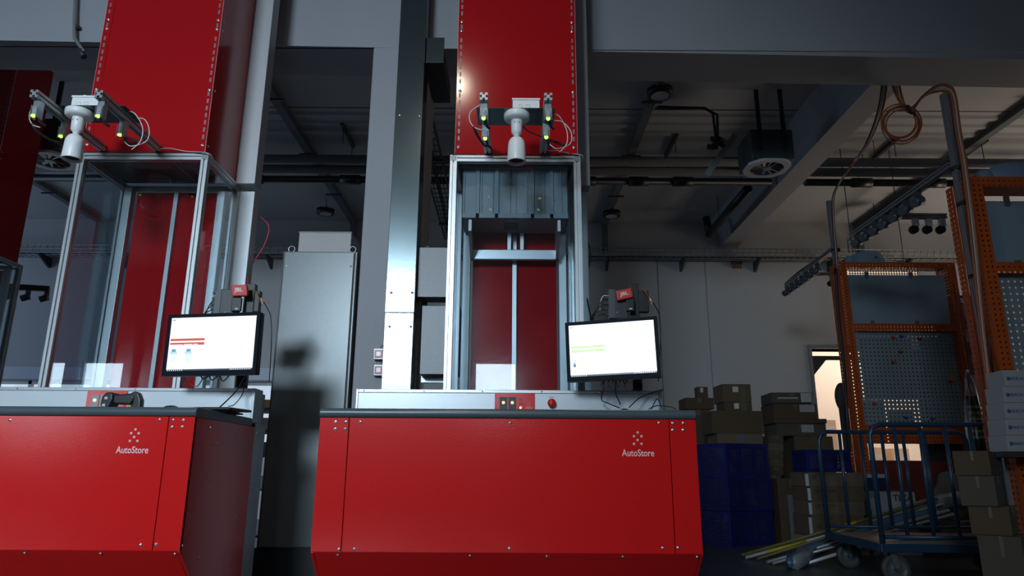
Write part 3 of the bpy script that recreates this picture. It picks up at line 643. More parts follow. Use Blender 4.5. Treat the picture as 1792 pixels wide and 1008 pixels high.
# sensor gantries
def gantry(dx, g, nm):
    xa, xb = -.149 + dx + g, .178 + dx + g; ye, yb, z = 3.20, 3.92, 2.5225
    t = thing('sensor_gantry', ((xa + xb) / 2, 3.8, 2.5), 'pair of slotted aluminium rails sticking out from the top of the %s glass frame' % nm, 'gantry', 'gantries over the stations')
    for x in (xa, xb):
        b = MB(); b.profile((x, ye, z), (x, yb - .1, z), .04); b.build('rail', ALUD if nm == 'left' else ALU, t)
        for s_ in (-1, 1):
            b = MB(); xx = x + s_ * .0205; b.prism([(0, 0), (.045 * s_, 0), (.045 * s_, .006), (.004 * s_, .03), (0, .03)], lambda u, v, a_: Vector((xx + u, a_, 2.501 + v)), 3.845, 3.88)
            br = b.build('corner_bracket', GALV, t)
            for q in (.016, .034): bolt((xx + q * s_, 3.846, 2.512), br, BF)
    zt = z + .0205
    b = MB(); b.box(xa - .045, xb + .045, 3.36, 3.55, zt, zt + .003); b.build('mounting_plate', GALVD, t)
    # junction box with indicator
    j = thing('junction_box', ((xa + xb) / 2 + .02, 3.4, zt + .003), 'white junction box on top of the %s camera plate' % nm, 'junction box', 'white junction boxes')
    jx = (xa + xb) / 2 + (.055 if nm == 'middle' else -.02); b = MB(); b.box(jx - .072, jx + .072, 3.38, 3.50, zt + .0035, zt + .060); b.build('box_body', WHITEP, j, bevel=.003)
    b = MB(); b.box(jx - .076, jx + .076, 3.377, 3.503, zt + .0605, zt + .072); b.build('lid', WHITEP, j, bevel=.003)
    for k in (-.03, .01): b = MB(); b.lathe([(.012, 0), (.012, .001), (.010, .0012)], (jx + k, 3.38, zt + .024), (0, -1, 0), n=16); b.build('knockout', mat('knockout_plastic', (.6, .61, .62), .5), j)
    if nm == 'left':
        b = MB(); b.cyl((jx - .045, 3.44, zt + .0725), (jx - .045, 3.44, zt + .095), .009, n=12); b.ball((jx - .045, 3.44, zt + .097), .010); b.build('status_lamp', GLED, j)
    # camera
    cx, cy = (.02 + dx + g * .2, 3.42)
    if nm == 'left': cx = P(141, 190, 3.42).x
    c = thing('security_camera', (cx, cy, 2.2), 'white bullet camera hanging straight down from the %s gantry plate' % nm, 'camera', 'white bullet cameras')
    zp = 2.501
    b = MB(); b.lathe([(0, .04), (.068, .04), (.070, .034), (.068, .012), (.060, .003), (0.03, 0)], (cx, cy, zp), n=36); b.build('ceiling_base', WHITEP, c)
    b = MB(); b.lathe([(.031, .002), (.031, -.02), (.029, -.07), (.020, -.082), (.016, -.085), (.016, -.11), (0, -.11)], (cx, cy, zp), n=24); b.build('swivel_arm', WHITEP, c)
    b = MB()
    for aa in (-1.9, -1.2): b.ball((cx + .031 * math.cos(aa), cy + .031 * math.sin(aa), zp - .022), .0035, 0, 6, 4)
    b.build('screw', GALVC, c)
    b = MB(); b.lathe([(0.012, -.098), (.030, -.104), (.040, -.118), (.045, -.135), (.050, -.236), (.048, -.240), (.041, -.237), (.038, -.22)], (cx, cy, zp), n=32)
    bd = b.build('camera_body', WHITEP, c)
    b = MB(); b.lathe([(.040, -.225), (.02, -.223), (0, -.223)], (cx, cy, zp), n=24); b.build('lens', BLACK, c)
    # sensors
    for x, ys in ((xa, (3.235, 3.46)), (xb, (3.235, 3.44))):
        for i, y in enumerate(ys):
            s = thing('light_sensor', (x, y, 2.41), 'green lit sensor under the %s rail of the %s gantry, %s one' % ('left' if x == xa else 'right', nm, 'front' if i == 0 else 'rear'), 'sensor', 'green lit sensors on the gantries')
            b = MB(); b.box(x - .017, x + .017, y - .002, y + .03, 2.43, 2.5015); b.box(x - .0185, x - .017, y - .012, y + .03, 2.405, 2.47); b.box(x + .017, x + .0185, y - .012, y + .03, 2.405, 2.47); b.build('clip_housing', GALV, s)
            b = MB(); b.box(x - .012, x + .012, y - .012, y - .0025, 2.412, 2.46); b.build('sensor_head', mat('sensor_grey', (.35, .37, .4), .3, .3), s, bevel=.002)
            b = MB(); b.box(x - .010, x + .010, y - .016, y - .0125, 2.405, 2.416); b.ball((x, y - .008, 2.408), .009, 0, 10, 6, (1, .8, .6)); b.build('indicator', GLED, s)
            b = MB(); b.ball((x + .003, y - .013, 2.44), .004, 0, 6, 4); b.build('lens', LABELM, s)
            b = MB(); b.tube([(x + .004, y + .012, 2.43), (x + .012, y + .03, 2.395), (x + .03, y + .05, 2.385)], .007, mi=0); b.build('connector', BKC, s)
    # cables
    def cb(pts, r, m_, lab):
        b = MB(); b.tube(pts, r); o = b.build('cable', m_, None, origin=pts[0]); tag(o, lab, 'cable', 'cables on the gantries')
    cb([(xb + .03, 3.5, 2.545), (xb + .09, 3.48, 2.53), (xb + .135, 3.46, 2.46), (xb + .13, 3.46, 2.39), (xb + .06, 3.45, 2.355), (xb + .02, 3.45, 2.38)], .0028, WHC, 'white cable looping outside the right rail of the %s gantry' % nm)
    cb([(xb + .03, 3.42, 2.545), (xb + .07, 3.42, 2.53), (xb + .11, 3.44, 2.46), (xb + .11, 3.44, 2.38), (xb + .07, 3.44, 2.33)], .0028, WHC, 'thinner inner white cable looping beside the right rail of the %s gantry' % nm)
    cb([(xa - .02, 3.3, 2.53), (xa - .07, 3.3, 2.49), (xa - .075, 3.3, 2.44), (xa - .05, 3.3, 2.40), (xa - .01, 3.3, 2.385)], .0028, WHC, 'white cable looping outside the left rail of the %s gantry' % nm)
    cb([(xa - .055, 3.3, 2.405), (xa - .035, 3.33, 2.37), (xa - .01, 3.42, 2.365), (xa + .005, 3.5, 2.39)], .007, BKC, 'black cable with plugs below the left rail of the %s gantry' % nm)
    cb([(xb + .02, 3.46, 2.41), (xb + .05, 3.46, 2.40), (xb + .10, 3.46, 2.38)], .007, BKC, 'black cable plug by the right rail sensor of the %s gantry' % nm)
    if nm == 'middle': cb([(cx + .02, cy + .03, 2.50), (cx + .06, cy + .05, 2.47), (cx + .11, cy + .06, 2.45), (xb - .021, 3.49, 2.445)], .004, BKC, 'black cable from the white camera to the right rail, middle gantry')
    cb([(xb + .024, 3.8, 2.508), (xb + .08, 3.8, 2.512), (xb + .16, 3.83, 2.508), (TX1 + dx + .01, 3.82, 2.49), (TX1 + dx + .012, 3.9, 2.47)], .003, GYC, 'grey cable lying along the top bar of the %s glass frame' % nm)
gantry(0, 0, 'middle'); gantry(DXL, -.07, 'left')

# ------------------------------------------------------------------ monitors, speakers, minicomputers
def basis(pTL, pTR, pBL):
    ux = (pTR - pTL); uz = (pTL - pBL); return ux, uz
def monitor(TL, TR, BR2, BL2, Yl, Yr, nm, kind):
    """screen corners in the photo, depth of left and right edges"""
    a, b_, c, d = P(*TL, Yl), P(*TR, Yr), P(*BR2, Yr), P(*BL2, Yl)
    ux = ((b_ - a) + (c - d)) / 2; uz = ((a - d) + (b_ - c)) / 2
    o = d.copy(); W, H = ux.length, uz.length; U = ux.normalized(); N0 = U.cross(uz).normalized(); Zv = N0.cross(U).normalized() if True else uz.normalized()
    # N0 points toward the viewer
    t = thing('monitor', o, 'black framed monitor with a white screen showing %s, at the %s station' % ('red bars' if kind == 'red' else 'green bars', nm), 'monitor', 'monitors at the stations')
    def L(u, v, w_): return o + U * (u * W) + Zv * (v * H) + N0 * w_
    def slab(mb, u0, u1, v0, v1, w0, w1): 
        vs = [L(u, v, w_) for w_ in (w0, w1) for u, v in ((u0, v0), (u1, v0), (u1, v1), (u0, v1))]
        mb.add(vs, [(3, 2, 1, 0), (4, 5, 6, 7), (0, 1, 5, 4), (1, 2, 6, 5), (2, 3, 7, 6), (3, 0, 4, 7)])
    ea, eb, ec, ed = .038, .962, .945, .075
    q = MB(); slab(q, 0, 1, 0, 1, -.045, -.004); q.build('back_shell', BLACK, t, bevel=.004)
    q = MB(); slab(q, 0, ea, 0, 1, -.0039, .004); slab(q, eb, 1, 0, 1, -.0039, .004); slab(q, ea, eb, ec, 1, -.0039, .004); slab(q, ea, eb, 0, ed, -.0039, .004); q.build('bezel', mat('bezel_black', (.008, .012, .018), .5, spec=.06), t)
    q = MB(); slab(q, ea, eb, ed, ec, -.0039, -.001); s = q.build('screen', em('screen_white', (.97, .98, 1.0), 1.0), t)
    def el(u0, u1, v0, v1, m_, name, w1=-.0006): q = MB(); slab(q, u0, u1, v0, v1, -.00095, w1); return q.build(name, m_, s)
    el(ea, eb, ed, ed + .028, em('screen_taskbar', (.02, .04, .10), .5), 'taskbar')
    for k in range(8): el(.05 + k * .022, .058 + k * .022, ed + .006, ed + .022, em('screen_icon', (.9, .95, 1), 1.0), 'screen_icon', -.0004)
    for k in range(12): el(.72 + k * .019, .729 + k * .019, ed + .006, ed + .020, em('screen_icon', (.9, .95, 1), 1.0), 'screen_icon', -.0004)
    el(.055, .08, .90, .915, em('screen_grey', (.3, .4, .5), .8), 'screen_heading')
    if kind == 'red':
        rb = em('screen_red', (.75, .11, .05), .85); wb = em('screen_white2', (1, .9, .85), 1.1)
        el(.05, .42, .565, .60, rb, 'screen_bar'); el(.05, .42, .495, .535, rb, 'screen_bar')
        for (u0, u1, v) in ((.06, .165, .548), (.175, .26, .548), (.27, .36, .548), (.055, .19, .50), (.20, .29, .505), (.30, .35, .505)): el(u0, u1, v - .006, v + .006, wb, 'screen_field', -.0003)
        bl = em('screen_blue', (.12, .42, .72), .9); pb = em('screen_pale_blue', (.55, .78, .92), 1.0)
        for u in (.095, .255):
            el(u - .02, u + .025, .385, .43, bl, 'shirt_picture'); el(u - .035, u + .04, .35, .392, pb, 'shirt_picture'); el(u - .018, u + .022, .22, .352, em('screen_ice', (.75, .9, .97), 1.05), 'shirt_picture')
    else:
        gb = em('screen_green', (.45, .80, .14), .95); wb = em('screen_palegreen', (.75, .93, .55), 1.0)
        el(.055, .42, .55, .585, gb, 'screen_bar'); el(.055, .42, .485, .52, gb, 'screen_bar')
        for (u0, u1, v) in ((.06, .30, .567), (.06, .33, .50)): el(u0, u1, v - .006, v + .006, wb, 'screen_field', -.0003)
        el(.075, .10, .24, .29, em('screen_ink', (.05, .15, .35), .7), 'bottle_picture'); el(.078, .098, .29, .33, em('screen_sky', (.4, .7, .9), .9), 'bottle_picture')
        el(.08, .10, .34, .36, em('screen_yellow', (.95, .75, .2), 1), 'bottle_picture'); el(.075, .10, .155, .17, em('screen_amber', (.95, .6, .2), 1), 'bottle_picture')
        el(.14, .158, .20, .32, em('screen_yellow2', (.97, .87, .5), 1.1), 'bottle_picture')
    return t, L, W, H
monitor((992, 567), (1154, 553), (1156, 662), (993, 668.5), 3.62, 3.50, 'middle', 'green')
monitor((291.5, 551.5), (453, 546), (447, 655), (283, 658.5), 3.60, 3.54, 'left', 'red')

def screen_stand(nm, px, Y, dxp):
    """pole behind the monitor with minicomputer, speaker and cables"""
    p = P(px, 600, Y)
    t = thing('monitor_stand', (p.x, Y, 1.112), 'black square pole holding the monitor of the %s station' % nm, 'monitor stand', 'monitor poles')
    zt = P(px, 498, Y).z
    b = MB(); b.box(p.x - .026, p.x + .026, Y - .02, Y + .02, 1.1125, zt); b.build('pole', BLACK, t, bevel=.003)
    b = MB(); b.box(p.x - .06, p.x + .05, Y - .05, Y - .021, 1.22, 1.34); b.build('bracket', BLACK, t)
    def at(x, y, YY=Y - .03): return P(px + x, y, YY)
    # minicomputer left of the pole
    a, c = at(-48, 508), at(-13, 560)
    m_ = thing('mini_computer', (a.x, Y - .03, c.z), 'small black computer with side plugs above the %s monitor' % nm, 'computer', 'small computers on the poles')
    b = MB(); b.box(a.x, c.x, Y - .06, Y - .022, c.z, a.z); b.build('computer_case', mat('computer_black', (.03, .034, .04), .4), m_, bevel=.004)
    b = MB(); b.box(a.x - .002, a.x + .03, Y - .064, Y - .0605, c.z + .005, a.z - .003); pp = b.build('port_plate', mat('port_plate_grey', (.07, .08, .09), .4), m_)
    for k in range(5): b = MB(); zz = c.z + .02 + k * (a.z - c.z - .03) / 4.5; b.box(a.x - .022, a.x - .0025, Y - .055, Y - .04, zz, zz + .011); b.build('plug', BKC, m_)
    b = MB()
    for q in (at(-33, 517), at(-33, 549)): b.ball((q.x, Y - .0615, q.z), .004, 0, 6, 4)
    b.build('screw', LABELM, m_)
    # dark adapter boxes left and right of the pole
    a2, c2 = at(-19, 524), at(-4, 548); t2 = thing('power_adapter', ((a2.x + c2.x) / 2, Y - .07, c2.z), 'small black adapter box under the red speaker at the %s station' % nm, 'adapter', 'adapters on the poles')
    b = MB(); b.box(a2.x, c2.x, Y - .082, Y - .064, c2.z, a2.z); b.build('adapter_body', BLACK, t2, bevel=.004); b = MB(); q = at(-11, 544); b.box(q.x - .008, q.x + .008, Y - .084, Y - .0825, q.z - .004, q.z + .004); b.build('sticker', LABELM, t2)
    # speaker
    Ys = Y - .10
    c0 = {'middle': [(1077, 509.5), (1105, 503), (1107.5, 520.5), (1081, 526)], 'left': [(404.5, 498.5), (431.5, 497.5), (433.5, 517), (405, 518.5)]}[nm]
    pts = [P(x, y, Ys) for x, y in c0]; o = pts[3]; U = (pts[1] - pts[0] + pts[2] - pts[3]) / 2; Zv = (pts[0] - pts[3] + pts[1] - pts[2]) / 2; N = U.cross(Zv).normalized()
    s = thing('speaker', o, 'small red %s speaker on top of the %s monitor pole' % ('tilted' if nm == 'middle' else 'upright', nm), 'speaker', 'small red speakers')
    b = MB(); vs = [o + U * u + Zv * v + N * w_ for w_ in (-.03, .0) for u, v in ((0, 0), (1, 0), (1, 1), (0, 1))]; b.add(vs, [(3, 2, 1, 0), (4, 5, 6, 7), (0, 1, 5, 4), (1, 2, 6, 5), (2, 3, 7, 6), (3, 0, 4, 7)])
    b.build('speaker_body', mat('speaker_red', (.55, .045, .03), .5, noise=.1, scale=60), s, bevel=.006, seg=3)
    text('JBL', o + U * .20 + Zv * .27 + N * .0005, U.normalized(), Zv.normalized(), U.length * .54, Zv.length * .46, WHITEP, s, bold=.012)
    b = MB(); q = o + U * .83 + Zv * .32 + N * .001; b.ball(q, .0025, 0, 6, 4); b.build('badge_dot', LABELM, s)
    # right of the pole: dark cable block
    a3, c3 = at(14, 508), at(26, 545); t3 = thing('cable_manager', (a3.x, Y - .02, c3.z), 'dark cable block to the right of the pole top at the %s station' % nm, 'cable holder', 'cable blocks')
    b = MB(); b.box(p.x + .0265, a3.x + .03, Y - .02, Y + .02, c3.z, a3.z); b.build('block', BLACK, t3, bevel=.003)
    def cb(name, pts, r, m2, lab): b = MB(); b.tube([P(x, y, yy) for x, y, yy in pts], r); tag(b.build(name, m2, None, origin=P(*pts[0])), lab, 'cable', 'cables around the monitors')
    X = px
    cb('cable', [(X + 12, 506, Y - .03), (X + 18, 512, Y - .05), (X + 24, 524, Y - .04), (X + 27, 532, Y - .03)], .003, ORC, 'orange wires curving over the pole top at the %s station' % nm)
    cb('cable', [(X + 22, 528, Y - .03), (X + 34, 528, Y - .04), (X + 40, 530, Y - .03)], .002, mat('bright_orange_wire', (.75, .08, .03), .5), 'thin orange red wire sticking out right of the pole at the %s station' % nm)
    cb('cable', [(X - 47, 518, Y - .045), (X - 56, 518, Y - .05), (X - 61, 528, Y - .04), (X - 62, 545, Y - .03)], .003, WHC, 'white plugged cable left of the small computer at the %s station' % nm)
    for k in range(4): cb('cable', [(X - 48, 522 + 9 * k, Y - .045), (X - 60 - 2 * k, 528 + 8 * k, Y - .05), (X - 70 - 3 * k, 546 + 4 * k, Y - .03), (X - 78 + 4 * k, 575, Y + .03)], .0028, BKC, 'black cable arching left from the %s station computer, number %s from the top' % (nm, ('one', 'two', 'three', 'four')[k]))
    cb('cable', [(X + 30, 528, Y - .03), (X + 37, 540, Y), (X + 43, 556, Y + .06), (X + 44, 600, Y + .06), (X + 40, 668, Y + .08)], .0025, BKC, 'black cable hanging past the right side of the %s monitor' % nm)
    b = MB(); q0, q1 = at(25, 522), at(29, 533); b.cyl(q0, q1, .005, n=8); tag(b.build('cable_tag', LABELM, None, origin=q0), 'white cable tag right of the pole top at the %s station' % nm, 'tag', 'white tags')
screen_stand('middle', 1112, 3.825, 0)
screen_stand('left', 431, 3.825, 0)
# cables under the monitors
def cab(pts, r, m2, lab, cat='cable', name='cable'): b = MB(); b.tube([P(*q) if len(q) == 3 else q for q in pts], r); return tag(b.build(name, m2, None, origin=P(*pts[0])), lab, cat, 'cables at the stations')
for k, (x, s_) in enumerate(((1058, 'leftmost'), (1066, 'second'), (1078, 'third'), (1090, 'rightmost'))):
    cab([(x, 664, 3.6), (x - 5 + 3 * k, 674, 3.61), (x + 4, 678 - k, 3.6), (x + 8, 664, 3.6)], .0035, BKC, 'looped black cable under the middle monitor, ' + s_)
cab([(1057, 668, 3.62), (1055, 685, 3.7), (1053, 700, 3.75), (1065, 706, 3.72), (1084, 714, 3.62)], .003, BKC, 'black cable running from the middle monitor to the mouse')
cab([(1077, 668, 3.62), (1078, 690, 3.7), (1086, 707, 3.62)], .003, BKC, 'black cable dropping straight to the mouse under the middle monitor')
cab([(1161, 682, 3.79), (1145, 686, 3.785), (1120, 696, 3.74), (1101, 713, 3.6)], .003, BKC, 'black cable sloping from the right end of the white board to the mouse')
cab([(1140, 716, 3.6), (1150, 698, 3.7), (1158, 714, 3.6)], .0025, BKC, 'thin black cable with a pointed bend at the right end of the middle worktop')
cab([(1135, 716, 3.6), (1150, 710, 3.65), (1172, 712, 3.5), (1183, 716, 3.4)], .0025, BKC, 'black cable lying toward the right end of the middle worktop')
for k, (x, s_) in enumerate(((350, 'left'), (365, 'middle'), (384, 'right'))):
    cab([(x, 655, 3.6), (x + 6, 663 + 2 * k, 3.61), (x + 18, 656, 3.6)], .0035, BKC, 'looped black cable under the left monitor, %s one' % s_)
cab([(430, 656, 3.62), (415, 682, 3.72), (398, 700, 3.6), (385, 712, 3.55)], .0035, BKC, 'thick black cable sloping from the left monitor down to the tablet')
cab([(428, 668, 3.65), (424, 690, 3.7), (410, 708, 3.6), (400, 711, 3.55)], .0025, BKC, 'thin black cable beside the thick one, left station')
cab([(436, 325, 4.5), (447, 370, 4.5), (470, 395, 4.45), (462, 430, 4.45), (437, 470, 4.45), (434, 500, 4.3), (432, 512, 4.1)], .004, RDC, 'thin red cable curving down beside the left glass frame')
cab([(1024, 413, 4.4), (1033, 440, 4.4), (1030, 470, 4.4), (1024, 500, 4.4), (1035, 560, 4.3)], .0045, BKC, 'black cable hanging down right of the middle glass frame')
cab([(322, 660, 3.95), (332, 672, 3.95), (345, 676, 3.95), (356, 660, 3.95)], .003, RDC, 'red cable seen through glass under the left monitor')

# mouse, scanner, tablet, pads
def mouse(px, py, Y, w_, h_, label):
    p = P(px, 716, Y); z = .9525
    t = thing('computer_mouse', (p.x, Y, z), label, 'mouse', 'dark rounded devices on the worktops')
    b = MB(); b.lathe([(1, 0), (.98, .25), (.85, .6), (.6, .85), (.3, .97), (0, 1)], (0, 0, 0), n=24)
    b.v = [Vector((p.x + v.x * w_, Y + v.y * w_ * .7, z + v.z * h_)) for v in b.v]; b.build('mouse_body', BLACK, t)
    b = MB(); b.box(p.x - w_ * .08, p.x + w_ * .08, Y - w_ * .55, Y - w_ * .35, z + h_ * .55, z + h_ * .92); b.build('scroll_wheel', RUBBER, t)
mouse(1093, 712, 3.55, .037, .020 + .018, 'black computer mouse on the middle worktop beside the loose cables')
mouse(299, 712, 3.5, .05, .036, 'low black dome shaped device on the left worktop right of the scanner')
for (x, lab) in ((995, 'left'), (1041, 'right')):
    p = P(x, 715, 3.6); b = MB(); b.lathe([(.02, 0), (.02, .016), (.014, .02), (0, .02)], (p.x, 3.6, .9525), n=18); tag(b.build('cable_grommet', BLACK, None, origin=(p.x, 3.6, .9525)), 'small black grommet on the middle worktop, the %s of two right of the stop button' % lab, 'grommet', 'worktop grommets')
# barcode scanner standing on the left worktop
p = P(222, 712, 3.45); X0, Y0, Z0 = p.x, 3.45, .9525
t = thing('barcode_scanner', (X0, Y0, Z0), 'black and yellow handheld barcode scanner standing on the left worktop', 'scanner')
K = 1 / 1230 / 1.0 * 3.45
def S(x, y, d=0): return Vector((X0 + (x - 222) * K, Y0 + d, Z0 + (714 - y) * K))
b = MB(); hd = [(183, 702), (184, 690), (189, 683), (196, 681), (202, 684), (203, 694), (199, 706), (193, 713), (187, 713)]
b.prism([(x, y) for x, y in hd], lambda u, v, a_: S(u, v, a_), -.04, .04); b.build('scan_head', BLACK, t, bevel=.008, seg=3)
b = MB()
for (x, y) in ((192, 692), (189.5, 704)): q = S(x, y, -.0412); b.box(q.x - .007, q.x + .007, q.y, q.y + .001, q.z - .006, q.z + .006)
b.build('label_sticker', LABELM, t)
b = MB(); b.prism([(200, 686), (230, 683), (238, 690), (232, 702), (215, 702), (201, 701)], lambda u, v, a_: S(u, v, a_), -.026, .026); b.build('scanner_neck', BLACK, t, bevel=.008, seg=3)
b = MB(); b.prism([(226, 690), (229, 682), (235, 679), (242, 682), (248, 694), (249, 714), (226, 714), (231, 706), (234, 698)], lambda u, v, a_: S(u, v, a_), -.02, .02); b.build('handle', BLACK, t, bevel=.008, seg=3)
b = MB(); b.prism([(221, 702), (232, 703), (237, 711), (236, 714), (226, 714), (229, 708)], lambda u, v, a_: S(u, v, a_), -.0145, .0145); b.build('trigger', YEL, t, bevel=.003)
# tablet on the worktop's right end, tilted
p0 = P(342, 716, 3.45); t = thing('tablet', (p0.x, 3.5, .9525), 'flat black tablet lying at the right end of the left worktop', 'tablet')
b = MB(); Mx = Matrix.Translation((p0.x, 3.40, .960)) @ Matrix.Rotation(R(1.5), 4, 'X') @ Matrix.Rotation(R(-4), 4, 'Z'); b.box(0, .19, 0, .25, 0, .012, 0, Mx); b.build('tablet_body', BLACK, t, bevel=.003)
b = MB(); b.box(.01, .18, .01, .24, .0122, .0135, 0, Mx); b.build('display', mat('dark_display', (.01, .012, .016), .08), t)
b = MB(); b.box(p0.x + .01, p0.x + .17, 3.42, 3.62, .9525, .960); b.build('foot_pad', RUBBER, t)

# ------------------------------------------------------------------ between the stations
# galvanised duct in front of the pillar
t = thing('galvanised_post', (-.72, 4.45, 0), 'tall smooth galvanised steel duct in front of the pillar between the stations', 'duct')
pl, pr = P(697.5, 400, 4.45), P(744, 400, 4.45)
b = MB(); b.box(-.822, -.635, 4.45, 4.62, 0, 1.674); b.build('lower_cover', GALVD, t, bevel=.003)
b = MB(); b.box(-.824, -.633, 4.448, 4.62, 1.676, 4.49); b.build('upper_cover', GALVD, t, bevel=.003)
for (x, y) in ((685, 512.5), (722, 512.5), (682, 571.5), (720, 571.5), (699, 201), (734, 202)):
    p = P(x, y, 4.45); bolt((max(-.81, min(-.65, p.x)), 4.448 if p.z > 1.67 else 4.45, p.z), t, BS)
t = thing('galvanised_box', (-.56, 4.6, 3.46), 'greenish galvanised cable duct piece passing under the lintel right of the post', 'duct piece')
b = MB(); b.box(-.625, -.49, 4.38, 4.40, 3.46, 3.66); b.build('end_cover', GALVD, t, bevel=.002)
b = MB(); b.box(-.622, -.493, 4.401, 4.95, 3.465, 3.60); b.build('duct_body', DARKM, t)
b = MB(); b.box(-.632, -.615, 4.38, 4.7, 3.46, 3.66); b.build('wall_flange', GALVD, t)
for (y0, y1, x0, x1, lab, z_) in ((433, 520, 733, 779, 'upper', 0), (535, 655, 739, 777, 'lower', 0)):
    Y = 4.52; a_, c_ = P(x0, y0, Y), P(x1, y1, Y)
    t = thing('control_box', (a_.x, Y, c_.z), 'grey steel control box, the %s of two beside the middle glass frame' % lab, 'control box', 'grey control boxes')
    b = MB(); b.box(a_.x, a_.x + .25, Y + .003, Y + .14, c_.z, a_.z); b.build('box_body', BOXM, t)
    b = MB(); b.box(a_.x, a_.x + .25, Y - .002, Y + .0025, c_.z, a_.z); b.build('cover', BOXM, t, bevel=.002)
t = thing('mounting_frame', (-.5, 4.7, 0), 'dark upright frame carrying the two grey control boxes', 'frame')
b = MB(); b.box(-.62, -.58, 4.665, 4.70, 0, 2.2); b.box(-.40, -.36, 4.665, 4.70, 0, 2.2); b.build('post', DARKM, t)
b = MB()
for z in (1.25, 1.8, 1.6): b = MB(); b.box(-.60, -.38, 4.662, 4.69, z, z + .05); b.build('crossbar', GALV, t)
b = MB(); b.box(-.58, -.40, 4.66, 4.69, 1.0, 1.24); b.build('dark_unit', BLACK, t)
# red switch boxes on the pillar
for (y, lab) in ((621.5, 'upper'), (649.5, 'lower')):
    p = P(665, y, WY0 - .03); t = thing('switch_box', (p.x, p.y, p.z), 'small red framed square box on the pillar, %s of two' % lab, 'switch box', 'red boxes on the pillar')
    b = MB(); b.box(p.x - .034, p.x + .034, p.y - .05, p.y - .0005, p.z - .036, p.z + .038); b.build('box_body', GALVC, t, bevel=.003)
    b = MB(); b.box(p.x - .026, p.x + .027, p.y - .055, p.y - .0505, p.z - .026, p.z + .026); b.build('red_face', mat('red_face', (.35, .03, .04), .35), t, bevel=.004)
    b = MB(); b.box(p.x - .014, p.x + .014, p.y - .058, p.y - .0555, p.z - .014, p.z + .014); b.build('window', mat('pink_window', (.5, .25, .25), .25), t)
    b = MB(); b.tube([(p.x, p.y - .02, p.z + .036), (p.x + .015, p.y - .02, p.z + .062), (p.x + .04, p.y - .02, p.z + .07)], .003); b.build('red_wire', RDC, t)
# electrical cabinet
CY = 4.62; cx0, cx1 = P(482, 700, CY).x, P(612, 620, CY).x; zt = P(560, 440, CY).z; zb = P(500, 960, CY).z
cx0, cx1 = -1.575, -1.065
t = thing('electrical_cabinet', ((cx0 + cx1) / 2, CY + .2, 0), 'tall grey steel electrical cabinet between the two red stations', 'cabinet')
b = MB(); b.box(cx0, cx1, CY + .003, CY + .42, zb, zt); b.build('cabinet_body', CABM, t, bevel=.004)
b = MB(); b.box(cx0 + .016, cx1 - .018, CY - .016, CY + .001, zb + .01, zt - .012); dr = b.build('door', CABM, t, bevel=.003)
for z in (zt - .11, zb + .55): bolt((cx1 - .035, CY - .016, z), dr); 
bolt((cx0 + .03, CY - .016, zt - .11), dr)
b = MB(); b.box(cx0 + .004, cx0 + .0145, CY - .004, CY + .001, zb, zt); b.box(cx1 - .016, cx1 - .012, CY - .006, CY + .001, zb, zt); b.build('door_gap', DARKM, t)
b = MB(); b.box(cx0 - .02, cx1 + .0, CY + .01, CY + .42, 0, zb); b.build('plinth', BLACK, t)
for x in (cx0 + .04, cx1 - .045):
    b = MB(); b.tube([(x + .022 * math.cos(k * math.pi / 6), CY + .05, zt + .03 + .022 * math.sin(k * math.pi / 6)) for k in range(12)], .005, closed=True, sub=2); b.cyl((x, CY + .05, zt), (x, CY + .05, zt + .012), .014, n=12); b.build('lifting_eye', GALV, t)
a_, c_ = P(524, 407, CY + .06), P(613, 440, CY + .06)
t = thing('roof_unit', (a_.x, CY + .06, zt), 'plain pale grey box standing on top of the tall electrical cabinet', 'box')
b = MB(); b.box(a_.x, c_.x, CY + .06, CY + .36, zt + .001, a_.z); b.build('unit_body', mat('pale_grey_paint', (.40, .39, .39), .6, noise=.03), t, bevel=.004)
b = MB(); b.box(a_.x - .003, c_.x + .003, CY + .057, CY + .363, a_.z, a_.z + .006); b.build('lid', mat('pale_grey_paint', (.4, .39, .39), .6), t)
# dark trunk on the floor under the cabinet
# conduit on the front of the partition, upper left
t = thing('wall_conduit', (-3.3, 4.5, 4.2), 'grey bent conduit on the wall above the left station', 'conduit')
b = MB(); b.tube([P(133, -30, 4.56), P(130, 55, 4.56), P(134, 72, 4.56), P(147, 90, 4.56)], .012); b.build('tube', GALVC, t)
b = MB(); q = P(132, 45, 4.56); b.box(q.x - .02, q.x + .02, q.y, q.y + .05, q.z - .012, q.z + .012); b.build('clip', DARKM, t); b = MB(); q = P(147, 100, 4.56); b.cyl(q, P(140, 88, 4.56), .022, n=10); b.build('cable_gland', DARKM, t)

